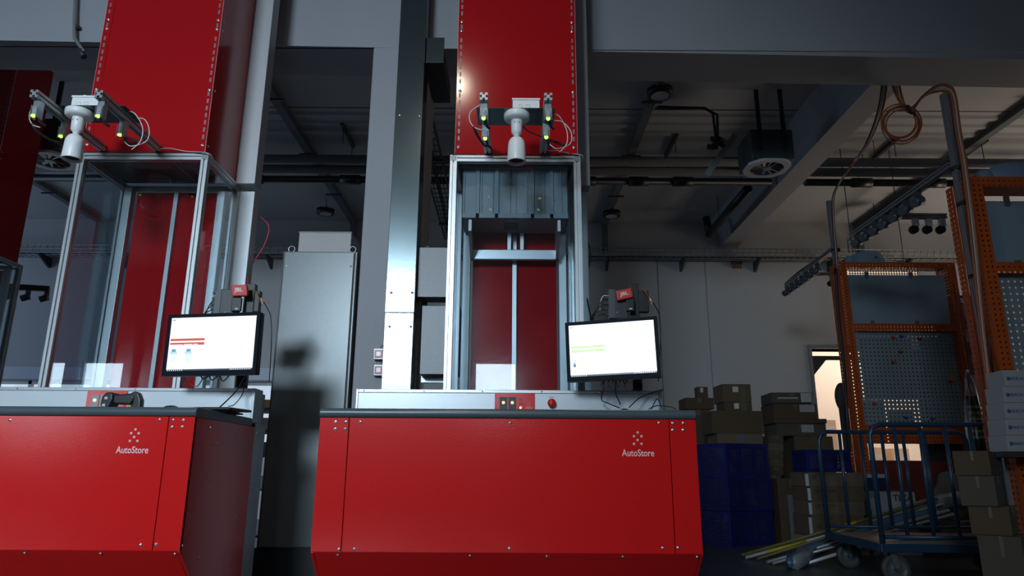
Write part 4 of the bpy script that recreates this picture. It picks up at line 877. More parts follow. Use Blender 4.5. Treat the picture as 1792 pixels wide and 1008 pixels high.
# shelving with clutter between left station and cabinet
sx0, sx1, sy = P(440, 700, 6.6).x - .3, P(487, 700, 6.6).x + .1, 6.6
t = thing('shelving_unit', ((sx0 + sx1) / 2, sy, 0), 'dark shelving unit seen in the gap left of the tall grey cabinet', 'shelving')
for x in (sx0, sx1):
    for y in (sy, sy + .4): b = MB(); b.box(x, x + .03, y, y + .03, 0, 1.33); b.build('post', DARKM, t)
zs = [.1, .5, .8, 1.02, 1.22]
for z in zs: b = MB(); b.box(sx0 - .01, sx1 + .04, sy - .01, sy + .44, z, z + .02); b.build('shelf', DARKM, t)
cl = [('yellow', (.5, .33, .05)), ('grey', (.25, .27, .3)), ('black', (.02, .02, .02)), ('white', (.6, .62, .65)), ('blue', (.03, .08, .25)), ('brown', (.2, .12, .07))]
i = 0
for z in zs[1:]:
    x = sx0 + .04; j_ = -1
    while x < sx1 - .12:
        j_ += 1
        n_, c_ = cl[(i * 3 + 1) % 6] if z < 1.2 else cl[0]; wd = .14 + .05 * (i % 3); hh = .05 + .03 * ((i * 7) % 3)
        wd = min(wd, sx1 - x - .01)
        b = MB(); b.box(x, x + wd - .01, sy + .01, sy + .3, z + .0205, z + .02 + hh * (.7 if z > 1.2 else 1)); b.box(x - .002, x + wd - .008, sy + .006, sy + .02, z + .02 + hh * .5, z + .02 + hh * .62)
        tag(b.build('storage_tray', mat('tray_' + n_, c_, .5), None, origin=(x, sy, z + .02)), 'small %s tray on the dark shelving, item %s on the %s shelf' % (n_, ('one', 'two', 'three', 'four', 'five', 'six', 'seven', 'eight')[j_ % 8], {.5: 'lowest', .8: 'second', 1.02: 'third', 1.22: 'top'}[z]), 'tray', 'trays on the dark shelving')
        x += wd; i += 1

# distant sensor arm at far left
def sensor_arm(p0, p1, n, label, cross=None, m_=None):
    t = thing('scanner_boom', p0, label, 'sensor arm', 'sensor arms')
    p0, p1 = Vector(p0), Vector(p1); b = MB(); b.profile(p0, p1, .04); b.build('arm_profile', m_ or ALUD, t)
    d = (p1 - p0); 
    b = MB(); b.tube([p0 + Vector((0, 0, .03)), p0.lerp(p1, .3) + Vector((.01, 0, .035)), p0.lerp(p1, .65) + Vector((-.01, 0, .035)), p1 + Vector((0, 0, .03))], .012); b.build('cable_bundle', BKC, t)
    for k in range(n):
        q = p0.lerp(p1, .3 + .68 * k / max(1, n - 1))
        b = MB(); b.box(q.x - .02, q.x + .02, q.y - .014, q.y + .014, q.z - .08, q.z - .021); b.cyl((q.x + .02, q.y, q.z - .085), (q.x - .05, q.y - .02, q.z - .115), .036, n=12); b.build('scanner_head', mat('scanner_head', (.07, .08, .1), .35, .2), t)
    if cross:
        a2, b2 = Vector(cross[0]), Vector(cross[1]); b = MB(); b.profile(a2, b2, .04); b.build('cross_profile', m_ or ALUD, t)
        for k in range(cross[2]):
            q = a2.lerp(b2, .45 + .45 * k / max(1, cross[2] - 1)) if cross[2] > 1 else a2.lerp(b2, .7)
            b = MB(); b.box(q.x - .012, q.x + .03, q.y - .016, q.y + .016, q.z - .085, q.z - .021); b.build('reflector_bracket', WHITES, t)
            b = MB(); Mx = Matrix.Translation((q.x - .01, q.y, q.z - .11)) @ Matrix.Rotation(R(15), 4, 'Y'); b.cyl(Mx @ Vector((0, -.015, 0)), Mx @ Vector((0, .02, 0)), .034, n=14); b.build('lens_ring', BLACK, t)
    return t
sensor_arm(P(-60, 500, 7.2), P(86, 507, 7.4), 4, 'dark sensor arm with hanging cameras beyond the far left lift frame', None, DARKM)

# ================================================================== RIGHT SIDE : ORANGE RACKS
def rack(Y, xl, xr, ztop, zs, label, depth=.12, gdz=0):
    """zs: board top, board bottom, beam bottom, peg bottom, low beam bottom"""
    t = thing('perforated_rack', ((xl + xr) / 2, Y, 0), label, 'rack', 'orange perforated racks')
    mw = .085
    for x, nm in ((xl, 'l'), (xr - mw, 'r')):
        b = MB(); b.box(x, x + mw, Y, Y + .004, 0, ztop); b.box(x, x + .004, Y + .0045, Y + depth, 0, ztop); b.box(x + mw - .004, x + mw, Y + .0045, Y + depth, 0, ztop); b.build('upright', ORANGE, t)
        b = MB(); b.box(x, x + .004, Y + depth + .01, Y + depth + .08, 0, ztop); b.build('rear_upright', ORANGE, t)
    bt, bb, pt, pb, lb = zs
    for z0, z1 in ((bt + .005, ztop), (pt, bb), (lb, pb)):
        b = MB(); b.box(xl + mw + .0005, xr - mw - .0005, Y + .001, Y + .005, z0, z1); b.box(xl + mw + .0005, xr - mw - .0005, Y + .0055, Y + depth, z0, z0 + .004); b.box(xl + mw + .0005, xr - mw - .0005, Y + .0055, Y + depth, z1 - .004, z1); b.build('crossbeam', ORANGE, t)
    b = MB(); b.box(xl + mw + .002, xr - mw - .002, Y + depth - .05, Y + depth - .04, bb + .001, bt - .05); bo = b.build('board', BOARD, t)
    for u in (.22, .66):
        for z in (bt - .05, bb + .012):
            x = xl + mw + (xr - xl - 2 * mw) * u; b = MB(); b.box(x - .018, x + .018, Y + depth - .062, Y + depth - .051, z - .035, z + .03); b.build('clip', GALV, bo)
    b = MB(); b.box(xl + mw + .002, xr - mw - .002, Y + .07, Y + .074, pb + .001, pt - .001); b.build('pegboard', PEG, t)
    return t
Y1 = 6.9; xl1, xr1 = P(1466, 460, Y1).x, P(1671, 462, Y1).x
Z = lambda y, Y, x=1580: P(x, y, Y).z
z1 = [Z(470, Y1), Z(566, Y1), Z(579, Y1), Z(744, Y1), Z(776, Y1)]
rack(Y1, xl1, xr1, Z(459, Y1), [z1[0], z1[1], z1[2], z1[3], z1[4]], 'orange perforated rack with pale board and pegboard, behind the blue trolley')
t = thing('storage_screen', (xl1 + .6, Y1 + .27, 0), 'dark boards standing behind the grey pegboard of the farther rack', 'screen')
for (xa_, xb_, ya_, yb_) in ((1502, 1605, 590, 700), (1609, 1700, 590, 775), (1502, 1552, 700, 775), (1552, 1605, 720, 775)):
    a_, c_ = P(xa_, ya_, Y1 + .27), P(xb_, yb_, Y1 + .27); b = MB(); b.box(a_.x, c_.x, Y1 + .26, Y1 + .28, c_.z, a_.z); b.build('board', mat('dark_backing', (.03, .03, .032), .7), t)
for x_ in (1500, 1672): a_ = P(x_, 700, Y1 + .25); b = MB(); b.box(a_.x, a_.x + .03, Y1 + .235, Y1 + .259, 0, P(x_, 592, Y1 + .25).z); b.build('post', DARKM, t)
b = MB(); b.box(xl1 + .1, xr1 + .1, Y1 + .3, Y1 + .32, .0, P(1580, 806, Y1 + .31).z); tag(b.build('backing_board', mat('dark_red_board', (.16, .02, .015), .6), None, origin=(xl1 + .6, Y1 + .3, .15)), 'dark red board low behind the orange rack and the blue trolley', 'board')
a_, c_ = P(1632, 770, Y1 + .35), P(1720, 820, Y1 + .35); b = MB(); b.box(a_.x, c_.x, Y1 + .34, Y1 + .5, 0, a_.z + .12); tag(b.build('dark_cupboard', mat('dark_backing', (.03, .03, .032), .7), None, origin=(a_.x, Y1 + .4, 0)), 'dark cupboard behind the right foot of the farther orange rack', 'cupboard')
a_, c_ = P(1483, 462, Y1 + .9), P(1606, 486, Y1 + .9); t = thing('strip_light', (a_.x, Y1 + .9, c_.z), 'lit strip light with perforated cover seen above the pale board of the orange rack', 'light'); b = MB(); b.box(a_.x, c_.x, Y1 + .9, Y1 + 1.0, c_.z, a_.z); b.build('lamp_tube', em('strip_warm', (.86, .68, .52), .75), t); b = MB(); b.box(a_.x - .01, c_.x + .01, Y1 + .885, Y1 + .889, c_.z - .01, a_.z + .01); b.build('perforated_cover', perf('cover_mesh', (.25, .2, .16), .03, .0125), t); b = MB(); b.cyl((a_.x + .1, Y1 + .95, a_.z), (a_.x + .1, Y1 + .95, CZ), .005, n=6); b.build('hanger', DARKM, t); b = MB(); b.cyl((c_.x - .1, Y1 + .95, a_.z), (c_.x - .1, Y1 + .95, CZ), .005, n=6); b.build('hanger', DARKM, t)
Y2 = 4.2; xl2 = P(1697, 330, Y2).x; xr2 = xl2 + 1.15
Z2 = lambda y: P(1760, y, Y2).z
rack(Y2, xl2, xr2, Z2(309), [Z2(328), Z2(458), Z2(478), Z2(700), Z2(740)], 'orange perforated rack nearest at the right edge of the photo', depth=.16)
# red and blue pegs on pegboard
for i, (x, y, c_) in enumerate(((1563, 591, 'red'), (1608, 593, 'red'), (1577, 589, 'blue'), (1575, 616, 'red'), (1563, 634, 'red'), (1662, 668, 'red'), (1529, 707, 'red'), (1585, 731, 'blue'), (1631, 733, 'blue'))):
    p = P(x, y, Y1 + .068); b = MB(); b.lathe([(0, .02), (.012, .016), (.018, 0), (.012, -.0)], p, (0, -1, 0), n=12); b.box(p.x - .004, p.x + .035, p.y - .012, p.y - .004, p.z - .004, p.z + .004)
    tag(b.build('peg_hook', mat('peg_' + c_, (.45, .03, .03) if c_ == 'red' else (.03, .05, .35), .4), None, origin=p), '%s plastic hook on the grey pegboard, %s' % (c_, ['upper left beside the blue one', 'upper middle', 'between the two top red ones', 'second row', 'third row', 'at the right edge by the yellow tag', 'low at the left', 'low in the middle', 'low at the right'][i]), 'hook', 'hooks on the pegboard')
p = P(1667, 659, Y1 + .068); b = MB(); b.box(p.x - .02, p.x + .02, p.y - .006, p.y, p.z - .04, p.z + .03); tag(b.build('tag_card', mat('dull_yellow', (.4, .28, .04), .6), None, origin=p), 'dull yellow card at the right edge of the grey pegboard', 'card')
# aluminium poles with orange cable bundle and sensor arms
def pole(x, Y, zt, label):
    t = thing('profile_pole', (x, Y, 0), label, 'pole', 'aluminium poles beside the racks')
    b = MB(); b.profile((x, Y, 0), (x, Y, zt), .045); b.build('pole_profile', ALUD, t)
    for z in (zt - .55, zt - .8, 1.9):
        b = MB(); b.lathe([(.045, -.012), (.048, 0), (.045, .012)], (x + .012, Y, z), n=14); b.build('cable_strap', RUBBER, t)
    return t
xp2 = P(1680, 330, Y2 + .1).x; zp2 = P(1662, 165, Y2).z; pole(xp2, Y2 + .1, zp2 + .06, 'tall slotted aluminium pole on the left of the nearest orange rack')
xp1 = P(1456, 400, Y1 + .1).x; zp1 = P(1450, 350, Y1).z; pole(xp1, Y1 + .1, zp1 + .03, 'slotted aluminium pole on the left of the orange rack behind the trolley')
za2 = 2.69; sensor_arm((xp2, Y2 + .15, za2), (xp2 + .02, 5.75, za2), 7, 'sensor arm reaching back from the pole of the nearest orange rack', ((xp2 + .03, 5.25, za2 - .03), (xp2 + .50, 5.25, za2 - .03), 3))
sensor_arm((xp1, Y1 + .15, 2.95), (xp1 + .06, 8.5, 2.95), 7, 'sensor arm reaching back from the pole of the orange rack behind the trolley', ((xp1 + .0, 7.9, 2.93), (xp1 + .50, 7.9, 2.93), 1))
def cabR(name, pts, r, m_, lab, g='hanging cables at right'): b = MB(); b.tube([P(*q) for q in pts], r); return tag(b.build(name, m_, None, origin=P(*pts[0])), lab, 'cable', g)
def bundle(label, runs, cat='cable bundle'):
    t = thing('cable_bundle', P(*runs[0][0][0]), label, cat, 'cable bundles at right')
    for pts, r_, m_, n_ in runs: b = MB(); b.tube([P(*q) for q in pts], r_); b.build('cable', m_, t)['label'] = n_
bundle('bundle of orange and grey cables dropping from the lintel to the farther pole', [([(1553 - 4 * k, 128, 5.35), (1545 - 4 * k, 190, 5.6), (1520 - 2 * k, 250, 6.0), (1490, 290, 6.5), (1462 - k, 335, 6.9), (1459 - k, 380, 6.92), (1466 - k, 470, 6.92)], r_, m_, n_) for k, (m_, r_, n_) in enumerate(((ORC, .011, 'orange cable'), (GYC, .010, 'grey cable'), (BKC, .007, 'black cable')))])
bundle('bundle of orange and grey cables looping past the coil to the nearest pole', [([(1558 + 6 * k, 128, 5.35), (1566 + 5 * k, 160, 5.3), (1580 + 2 * k, 185, 5.2), (1594, 196 - 3 * k, 5.15), (1612 + 3 * k, 172 - 2 * k, 4.9), (1640, 150 + 5 * k, 4.5), (1662 - 3 * k, 152 + 4 * k, 4.3), (1672 - 3 * k, 172, 4.22), (1680 - 3 * k, 230, 4.2), (1692 - 3 * k, 300, 4.18), (1708 - 4 * k, 420, 4.18), (1720 - 3 * k, 560, 4.18), (1736 - 3 * k, 700, 4.18), (1746 - 3 * k, 790, 4.18)], r_, m_, n_) for k, (m_, r_, n_) in enumerate(((ORC, .011, 'thick orange cable'), (GYC, .008, 'grey cable'), (ORC, .009, 'thin orange cable')))])
t = thing('cable_coil', P(1577, 250, 5.15), 'coil of orange cable hanging from the looped cables at upper right', 'cable coil')
for k in range(6):
    cx_, cy_, rr = 1577 + 3.5 * math.sin(k * 2.1), 216 + 4 * math.cos(k * 1.7), 34 - k * 1.1
    b = MB(); b.tube([P(cx_ + rr * math.cos(j * math.pi / 8), cy_ + (rr - 2) * math.sin(j * math.pi / 8), 5.15 + .012 * k) for j in range(16)], .0055, closed=True, sub=3); b.build('cable_turn', ORC, t)
b = MB(); b.tube([P(1588, 186, 5.15), P(1592, 192, 5.13), P(1596, 198, 5.15)], .016); b.build('tie', RUBBER, t)
# cables running down the racks
bundle('bundle of cables running down the left upright of the nearest orange rack', [([(1700 + 5 * k, 330, 4.24), (1712 + 5 * k, 480, 4.26), (1722 + 5 * k, 620, 4.26), (1735 + 5 * k, 680, 4.2), (1744 + 4 * k, 770, 4.26)], .008, m_, n_) for k, (m_, n_) in enumerate(((GYC, 'grey cable'), (ORC, 'orange cable'), (BKC, 'black cable')))])
cabR('rack_cable', [(1462, 470, 6.9), (1468, 560, 6.92), (1477, 640, 6.9), (1482, 720, 6.85), (1487, 790, 6.9)], .014, BKC, 'black cable bundle down the left upright of the farther orange rack', 'cables on the rack uprights')
# grey-blue translucent covers
def cover(x0, x1, y0, y1, Y, label):
    a_, c_ = P(x0, y1, Y), P(x1, y0, Y); t = thing('lamp_cover', ((a_.x + c_.x) / 2, Y, a_.z), label, 'lamp', 'oval lamp heads on the racks')
    W_, H_ = c_.x - a_.x, c_.z - a_.z
    b = MB(); b.lathe([(1, 0), (.99, .3), (.9, .65), (.7, .9), (.4, 1), (0, 1)], (0, 0, 0), n=28); b.v = [Vector((a_.x + W_ * .6 + v.x * W_ * .4, Y + .1 + v.y * .1, a_.z + v.z * H_)) for v in b.v]; b.build('hood', mat('blue_grey_hood', (.16, .24, .33), .3), t)
    b = MB(); b.lathe([(1, 0), (.9, .5), (.5, .8), (0, .85)], (0, 0, 0), n=20); b.v = [Vector((a_.x + W_ * .16 + v.x * W_ * .14, Y + .1 + v.y * .06, a_.z + v.z * H_ * .8)) for v in b.v]; b.build('neck', mat('blue_grey_hood', (.16, .24, .33), .3), t)
    b = MB(); b.tube([(a_.x, Y + .1, a_.z + H_ * .3), (a_.x + W_ * .3, Y + .08, a_.z + H_ * .5), (a_.x + W_ * .7, Y - .0, a_.z + H_ * .4)], .008); b.build('wire', BKC, t)
cover(1483, 1556, 436, 459, Y1 + .0, 'blue grey oval lamp head lying on the orange rack behind the trolley')
cover(1722, 1830, 277, 309, Y2 + .02, 'blue grey oval lamp head lying on the nearest orange rack at the right edge')

# crates on top of things at far right
def crate_mesh(w_, d_, h_):
    b = MB(); t_ = .004
    for (x0, x1, y0, y1) in ((0, w_, 0, t_), (0, w_, d_ - t_, d_), (0, t_, t_, d_ - t_), (w_ - t_, w_, t_, d_ - t_)): b.box(x0, x1, y0, y1, .03, h_ - .035)
    c = MB()
    for z0, z1 in ((0, .03), (h_ - .035, h_)):
        for (x0, x1, y0, y1) in ((-.006, w_ + .006, -.006, .012), (-.006, w_ + .006, d_ - .012, d_ + .006), (-.006, .012, .0125, d_ - .0125), (w_ - .012, w_ + .006, .0125, d_ - .0125)): c.box(x0, x1, y0, y1, z0, z1)
    for x in (0, w_ - .03): 
        for y in (0, d_ - .03): c.box(x - .003, x + .033, y - .003, y + .033, .0305, h_ - .0355)
    c.box(w_ * .33, w_ * .36, -.004, .0, .03, h_ - .035); c.box(w_ * .64, w_ * .67, -.004, .0, .03, h_ - .035)
    c.box(.005, w_ - .005, .005, d_ - .005, .004, .012)
    return b, c
def crate(loc, rot, label, w_=.6, d_=.4, h_=.318):
    t = thing('plastic_crate', loc, label, 'crate', 'blue perforated crates'); t.rotation_euler = (0, 0, rot)
    b, c = crate_mesh(w_, d_, h_); b.build('mesh_side', CRATE, t, local=True); c.build('crate_frame', CRATES, t, local=True)
    return t
pc = PZ(1282, 958, 0.0)
for k, lab in enumerate(('bottom', 'middle', 'top')):
    crate((pc.x, pc.y, .001 + k * .322), R(32 - 2 * k), 'blue perforated crate, %s of the stack right of the middle cabinet' % lab, w_=.6 if k < 2 else .56)
for k, lab in enumerate(('bottom', 'middle', 'top')):
    crate((pc.x - .30 - .11, pc.y + .40, .001 + k * .322), R(38), 'blue perforated crate in the left rear stack, %s one, beside the middle cabinet' % lab)

# cartons
def carton(x0, x1, y0, y1, Y, depth, m_, label, z0=None, name='cardboard_box', sticker=None, rot=0, zt_=None, group='cardboard boxes at right', tape=True):
    ym = (y0 + y1) / 2; a_, c_ = P(x0, ym, Y), P(x1, ym, Y); xm = (x0 + x1) / 2
    ztop = P(xm, y0, Y).z if zt_ is None else zt_; zbot = P(xm, y1, Y).z if z0 is None else z0
    zbot += .0008
    W_ = c_.x - a_.x; H_ = ztop - zbot
    t = thing(name, (a_.x, Y, zbot), label, 'box', group); t.rotation_euler = (0, 0, R(rot))
    b = MB(); b.box(0, W_, 0, depth, 0, H_); b.build('carton_body', m_, t, local=True, bevel=.003)
    if tape:
        b = MB(); b.box(W_ * .5 - .025, W_ * .5 + .025, -.0012, .0, H_ - min(.07, H_ * .4), H_); b.box(W_ * .5 - .025, W_ * .5 + .025, 0, depth, H_, H_ + .0006); b.build('tape', TAPE, t, local=True)
    if sticker:
        for (u0, u1, v0, v1, sm) in sticker:
            b = MB(); b.box(W_ * u0, W_ * u1, -.0016, -.0002, H_ * v0, H_ * v1); b.build('label_sticker', sm, t, local=True)
    return t, W_, H_
C = CARD
YC = pc.y + .32
zc = .001 + 3 * .322
_, _, h4 = carton(1256, 1335, 759, 775, YC, .40, C[2], 'low pale carton with blue mark lying on the blue crates', z0=zc, sticker=[(.48, .52, .3, .9, BINK), (.55, .59, .3, .9, BINK)])
za = P(1295, 759, YC).z
_, _, h3 = carton(1246, 1336, 719, 759, YC + .01, .40, C[1], 'wide brown carton with black rim, second above the blue crates', z0=za, tape=False)
zb3 = P(1295, 719, YC + .01).z
carton(1268, 1316, 703.5, 718, YC + .04, .3, C[1], 'small carton with label just under the topmost box on the blue crates', z0=zb3, sticker=[(.35, .52, .25, .85, LABELM), (.6, .8, 0, 1, TAPE)])
zb2 = P(1292, 703.5, YC + .04).z
carton(1265, 1315, 672, 703.5, YC + .03, .32, C[0], 'topmost brown carton with white label above the blue crates', z0=zb2, sticker=[(.35, .55, .55, .85, LABELM), (.62, .8, 0, 1, TAPE)], rot=2)
b = MB(); a_, c_ = P(1250, 718, YC), P(1328, 714.5, YC); b.box(a_.x, c_.x, YC - .005, YC + .38, zb3 + .0, zb3 + .0)
# left column
carton(1205, 1243, 716, 775, 8.3, .4, C[1], 'tall brown carton just behind the right end of the middle cabinet', z0=P(1224, 775, 8.3).z)
carton(1200, 1243, 775, 900, 8.3, .4, C[3], 'large dull carton low behind the blue crates', z0=.0)
carton(1200, 1249, 696, 716, 8.28, .35, C[1], 'flat carton under the smallest carton near the middle cabinet', z0=P(1224, 716, 8.28).z + .0)
carton(1220, 1239, 677, 696, 8.30, .12, C[1], 'smallest cube carton topmost at the left of the box pile', z0=P(1229, 696, 8.28).z, sticker=[(.3, .55, .5, .9, LABELM)])
# right column C
yc = 8.0
zC = [P(1400, y, yc).z for y in (830, 763, 741, 733, 706, 687)]
carton(1345, 1371, 763, 775, yc - .02, .3, C[3], 'slim carton topmost in the narrow stack right of the crates', z0=P(1358, 775.5, yc - .02).z, zt_=zC[1] - .001)
for k, lab in enumerate(('second', 'third', 'fourth', 'lowest visible')):
    ya = 775.5 + 14 * k; carton(1345, 1371, ya, ya + 14, yc - .02, .3, C[(k + 2) % 4], 'slim carton %s from top in the narrow stack right of the crates' % lab, z0=P(1358, ya + 14, yc - .02).z)
carton(1345, 1371, 831.5, 935, yc - .02, .3, C[3], 'tall carton at the base of the narrow stack right of the crates', z0=0)
t_, W_, H_ = carton(1397, 1466, 763.5, 935, yc, .5, C[0], 'tall brown carton standing behind the blue crate near the gate', z0=0, zt_=zC[1] - .001)
carton(1359, 1446, 741, 763, yc + .0, .4, C[3], 'flat grey brown carton fourth from top of the middle pile', z0=zC[1], sticker=[(.5, .75, .3, .9, mat('grey_label', (.35, .36, .38), .5))])
b = MB(); a_, c_ = P(1355, 741, yc - .02), P(1445, 733.5, yc - .02); b.box(a_.x, c_.x, yc - .02, yc + .42, zC[2] + .001, zC[3] - .001); b.box(c_.x - .12, c_.x, yc - .04, yc - .021, zC[2] + .001, zC[3] - .001); tag(b.build('cardboard_tray', C[1], None, origin=(a_.x, yc, zC[2])), 'flat brown cardboard lid sticking out of the middle pile to the right', 'tray')
carton(1354, 1430, 706.5, 733, yc, .4, C[1], 'brown carton with grey label second from top of the middle pile', z0=zC[3], sticker=[(.6, .95, .45, .95, mat('grey_label', (.35, .36, .38), .5))])
carton(1350, 1420, 687, 706.5, yc - .01, .4, C[3], 'taped grey brown carton topmost of the middle pile near the gate', z0=zC[4], sticker=[(.72, .98, .1, .95, mat('grey_label2', (.45, .45, .42), .5)), (.15, .65, .4, .55, mat('grey_label', (.35, .36, .38), .5))], rot=-3)
# tall cartons below and crate in front
for (x0, x1, k, lab) in ((1364, 1384, 1, 'left'), (1385, 1408, 2, 'right')):
    carton(x0, x1, 838, 952, 7.45, .35, C[k], 'tall narrow carton right of the blue crate stack, %s of the two' % lab, z0=0, tape=False)
tc = thing('plastic_crate', (P(1415, 828, 6.75).x, 6.86, P(1440, 827, 6.5).z), 'blue perforated crate standing on the flat carton stack', 'crate', 'blue perforated crates')
# flat carton stack with logos
YS = 6.42; ys = [827, 852, 877.5, 902, 926]
xs = [(1415, 1512), (1419, 1513), (1421, 1514), (1421, 1514)]
for k in range(4):
    t_, W_, H_ = carton(xs[k][0], xs[k][1], ys[k], ys[k + 1], YS, .42, C[0] if k % 2 else C[2], 'flat carton with printed name, %s of the stack beside the rack foot' % ('topmost', 'second', 'third', 'lowest')[k], z0=P(1465, ys[k + 1], YS).z if k < 3 else .145, sticker=[(-.06, -.001, .05, .9, mat('pale_strip', (.45, .5, .55), .5))], tape=False)
    if k < 3: text('PERMOBIL', (W_ * .14, 0, H_ * .62 if k else H_ * .78), (1, 0, 0), (0, 0, 1), W_ * .36, H_ * .16, INK, t_, local=True)
    b = MB(); b.lathe([(.018, 0), (.018, .001), (.012, .001), (.012, 0)], (W_ * (.10 if k < 3 else .12), 0, H_ * (.66 if k < 3 else .5)), (0, -1, 0), n=16); b.build('printed_ring', INK, t_, local=True)
b0 = P(1415, 900, YS); t = thing('pallet', (b0.x, YS, 0), 'wooden pallet under the flat carton stack', 'pallet')
for k in range(3): b = MB(); b.box(b0.x + .02, b0.x + .5, YS + .02 + k * .15, YS + .1 + k * .15, 0, .115); b.build('block_runner', WOOD, t)
for k in range(4): b = MB(); b.box(b0.x + .02 + k * .125, b0.x + .12 + k * .125, YS + .02, YS + .42, .1155, .1445); b.build('deck_board', WOOD, t)
bpy.data.objects.remove(tc)
ct = P(1414, 827, YS).x; crate((ct + .02, YS + .07, P(1465, 827, YS).z + .004), 0, 'blue perforated crate standing on the flat carton stack', w_=.40, d_=.3, h_=P(1440, 788, YS + .07).z - P(1440, 827, YS + .07).z)
# white strip box with rotated name
a_, c_ = P(1399, 870, 6.9), P(1410, 940, 6.9); t = thing('flat_box', (a_.x, 6.9, 0), 'narrow white box edge with large rotated black letters left of the flat cartons', 'box')
b = MB(); b.box(a_.x, c_.x + .03, 6.9, 7.2, 0.0, P(1404, 868, 6.9).z); b.build('carton_body', WCARD, t)
text('DINOS', (c_.x, 6.899, .03), (0, 0, 1), (-1, 0, 0), P(1404, 872, 6.9).z - .04, (c_.x - a_.x) * .8, INK, t, bold=.02, lift=.0015)
# white box TIXA behind trolley
a_, c_ = P(1517, 862, 6.45), P(1600, 862, 6.45); t = thing('white_box', (a_.x, 6.45, 0), 'white carton with black letters behind the trolley bars', 'box')
zt_ = P(1560, 861, 6.45).z; b = MB(); b.box(a_.x + .08, c_.x, 6.45, 6.8, 0, zt_); b.build('carton_body', WCARD, t)
b = MB(); b.box(a_.x, a_.x + .078, 6.46, 6.8, 0, zt_ - .05); b.build('side_flap', mat('grey_flap', (.2, .22, .24), .5), t)
q0 = P(1569, 877, 6.45); q1 = P(1597, 866, 6.45); text('TIXA', (q0.x - .03, 6.449, q0.z), (1, 0, 0), (0, 0, 1), q1.x - q0.x + .03, q1.z - q0.z, INK, t, bold=.02)
q0 = P(1514, 905, 6.459); text('B', (q0.x + .01, 6.459, q0.z), (1, 0, 0), (0, 0, 1), .055, .14, INK, t, bold=.02)
# small white lid box right of the carton stack
a_ = P(1512, 836, 6.85); b = MB(); b.box(a_.x, a_.x + .18, 6.74, 6.88, .5, a_.z + .04); b.box(a_.x - .005, a_.x + .185, 6.735, 6.885, a_.z + .005, a_.z + .04); 
t = thing('storage_box', (a_.x, 6.8, .3), 'dark box with white lid behind the trolley, right of the flat cartons', 'box')
b = MB(); b.box(a_.x, a_.x + .18, 6.5 + .32, 6.89, zt_ + .001 - .35, a_.z); b.build('box_body', mat('dark_blue_plastic', (.01, .012, .05), .5), t)
b = MB(); b.box(a_.x - .004, a_.x + .185, 6.5 + .315, 6.893, a_.z + .0005, a_.z + .035); b.build('lid', WCARD, t)

# far blue crates stacked high behind racks
for k, (y0, lab) in enumerate(((517, 'topmost'), (560, 'second'), (603, 'third'))):
    p = P(1676, y0 + 42, 8.6); crate((p.x, 8.6, P(1676, 560, 8.6).z - k * .318 + .002 - .0), 0, 'blue perforated crate in the high stack between the two racks, %s' % lab, h_=.315)
p = P(1676, 560, 8.6); t = thing('shelf_stand', (p.x, 8.6, 0), 'dark shelf stand under the high blue crates between the two racks', 'stand')
zs_ = p.z - 2 * .318
b = MB(); b.box(p.x - .02, p.x + .7, 8.58, 9.1, zs_ - .03, zs_); b.build('shelf', DARKM, t)
for x in (p.x, p.x + .62):
    for y in (8.6, 9.04): b = MB(); b.box(x, x + .04, y, y + .04, 0, zs_ - .031); b.build('post', DARKM, t)
b = MB(); b.box(p.x + .05, p.x + .6, 8.65, 9.0, zs_ - .5, zs_ - .04); b.build('hanging_panel', mat('grey_flap', (.2, .22, .24), .5), t)

# brown cartons at the right front
def corner_box(xc, y0, y1, Y, ang, wl, wr, m_, label, z0=None, zt_=None):
    q = P(xc, 870, Y); zb_ = P(xc, y1, Y).z if z0 is None else z0; zt2 = P(xc, y0, Y).z if zt_ is None else zt_
    zb_ += .0008; t = thing('cardboard_box', (q.x, Y, zb_), label, 'box', 'large brown cartons at the right edge'); t.rotation_euler = (0, 0, R(ang)); H_ = zt2 - zb_
    b = MB(); b.box(0, wr, 0, wl, 0, H_); b.build('carton_body', m_, t, local=True, bevel=.004)
    b = MB(); b.box(wr * .47, wr * .53, -.0012, 0, H_ * .75, H_); b.build('tape', TAPE, t, local=True); b = MB(); b.box(-.0012, 0, wl * .42, wl * .5, H_ * .6, H_); b.build('tape', TAPE, t, local=True)
    return t
zz = [P(1741, y, 3.8).z for y in (789, 833, 887, 938)]
m1, m2, m3 = C[3], C[1], C[0]
corner_box(1742, 0, 0, 3.78, 50, .165, .3, m2, 'large brown carton at the right edge, topmost of the front stack', zz[1], zz[0])
corner_box(1745, 0, 0, 3.78, 50, .165, .3, m1, 'large brown carton at the right edge, second of the front stack', zz[2], zz[1])
corner_box(1762, 0, 0, 3.76, 50, .18, .3, m2, 'large brown carton at the right edge, third of the front stack', zz[3], zz[2])
corner_box(1775, 0, 0, 3.74, 50, .19, .3, m1, 'large brown carton at the right edge, fourth of the front stack', .12, zz[3])
p = P(1700, 960, 3.75); t = thing('cardboard_box', (2.4, 3.6, 0), 'pale grey box at the bottom right corner under the brown cartons', 'box')
b = MB(); Mx = Matrix.Translation((P(1775, 990, 3.74).x, 3.70, .0)) @ Matrix.Rotation(R(50), 4, 'Z'); b.box(-.02, .4, -.02, .42, 0, .118, 0, Mx); b.build('carton_body', mat('pale_grey_card', (.10, .10, .095), .8), t)
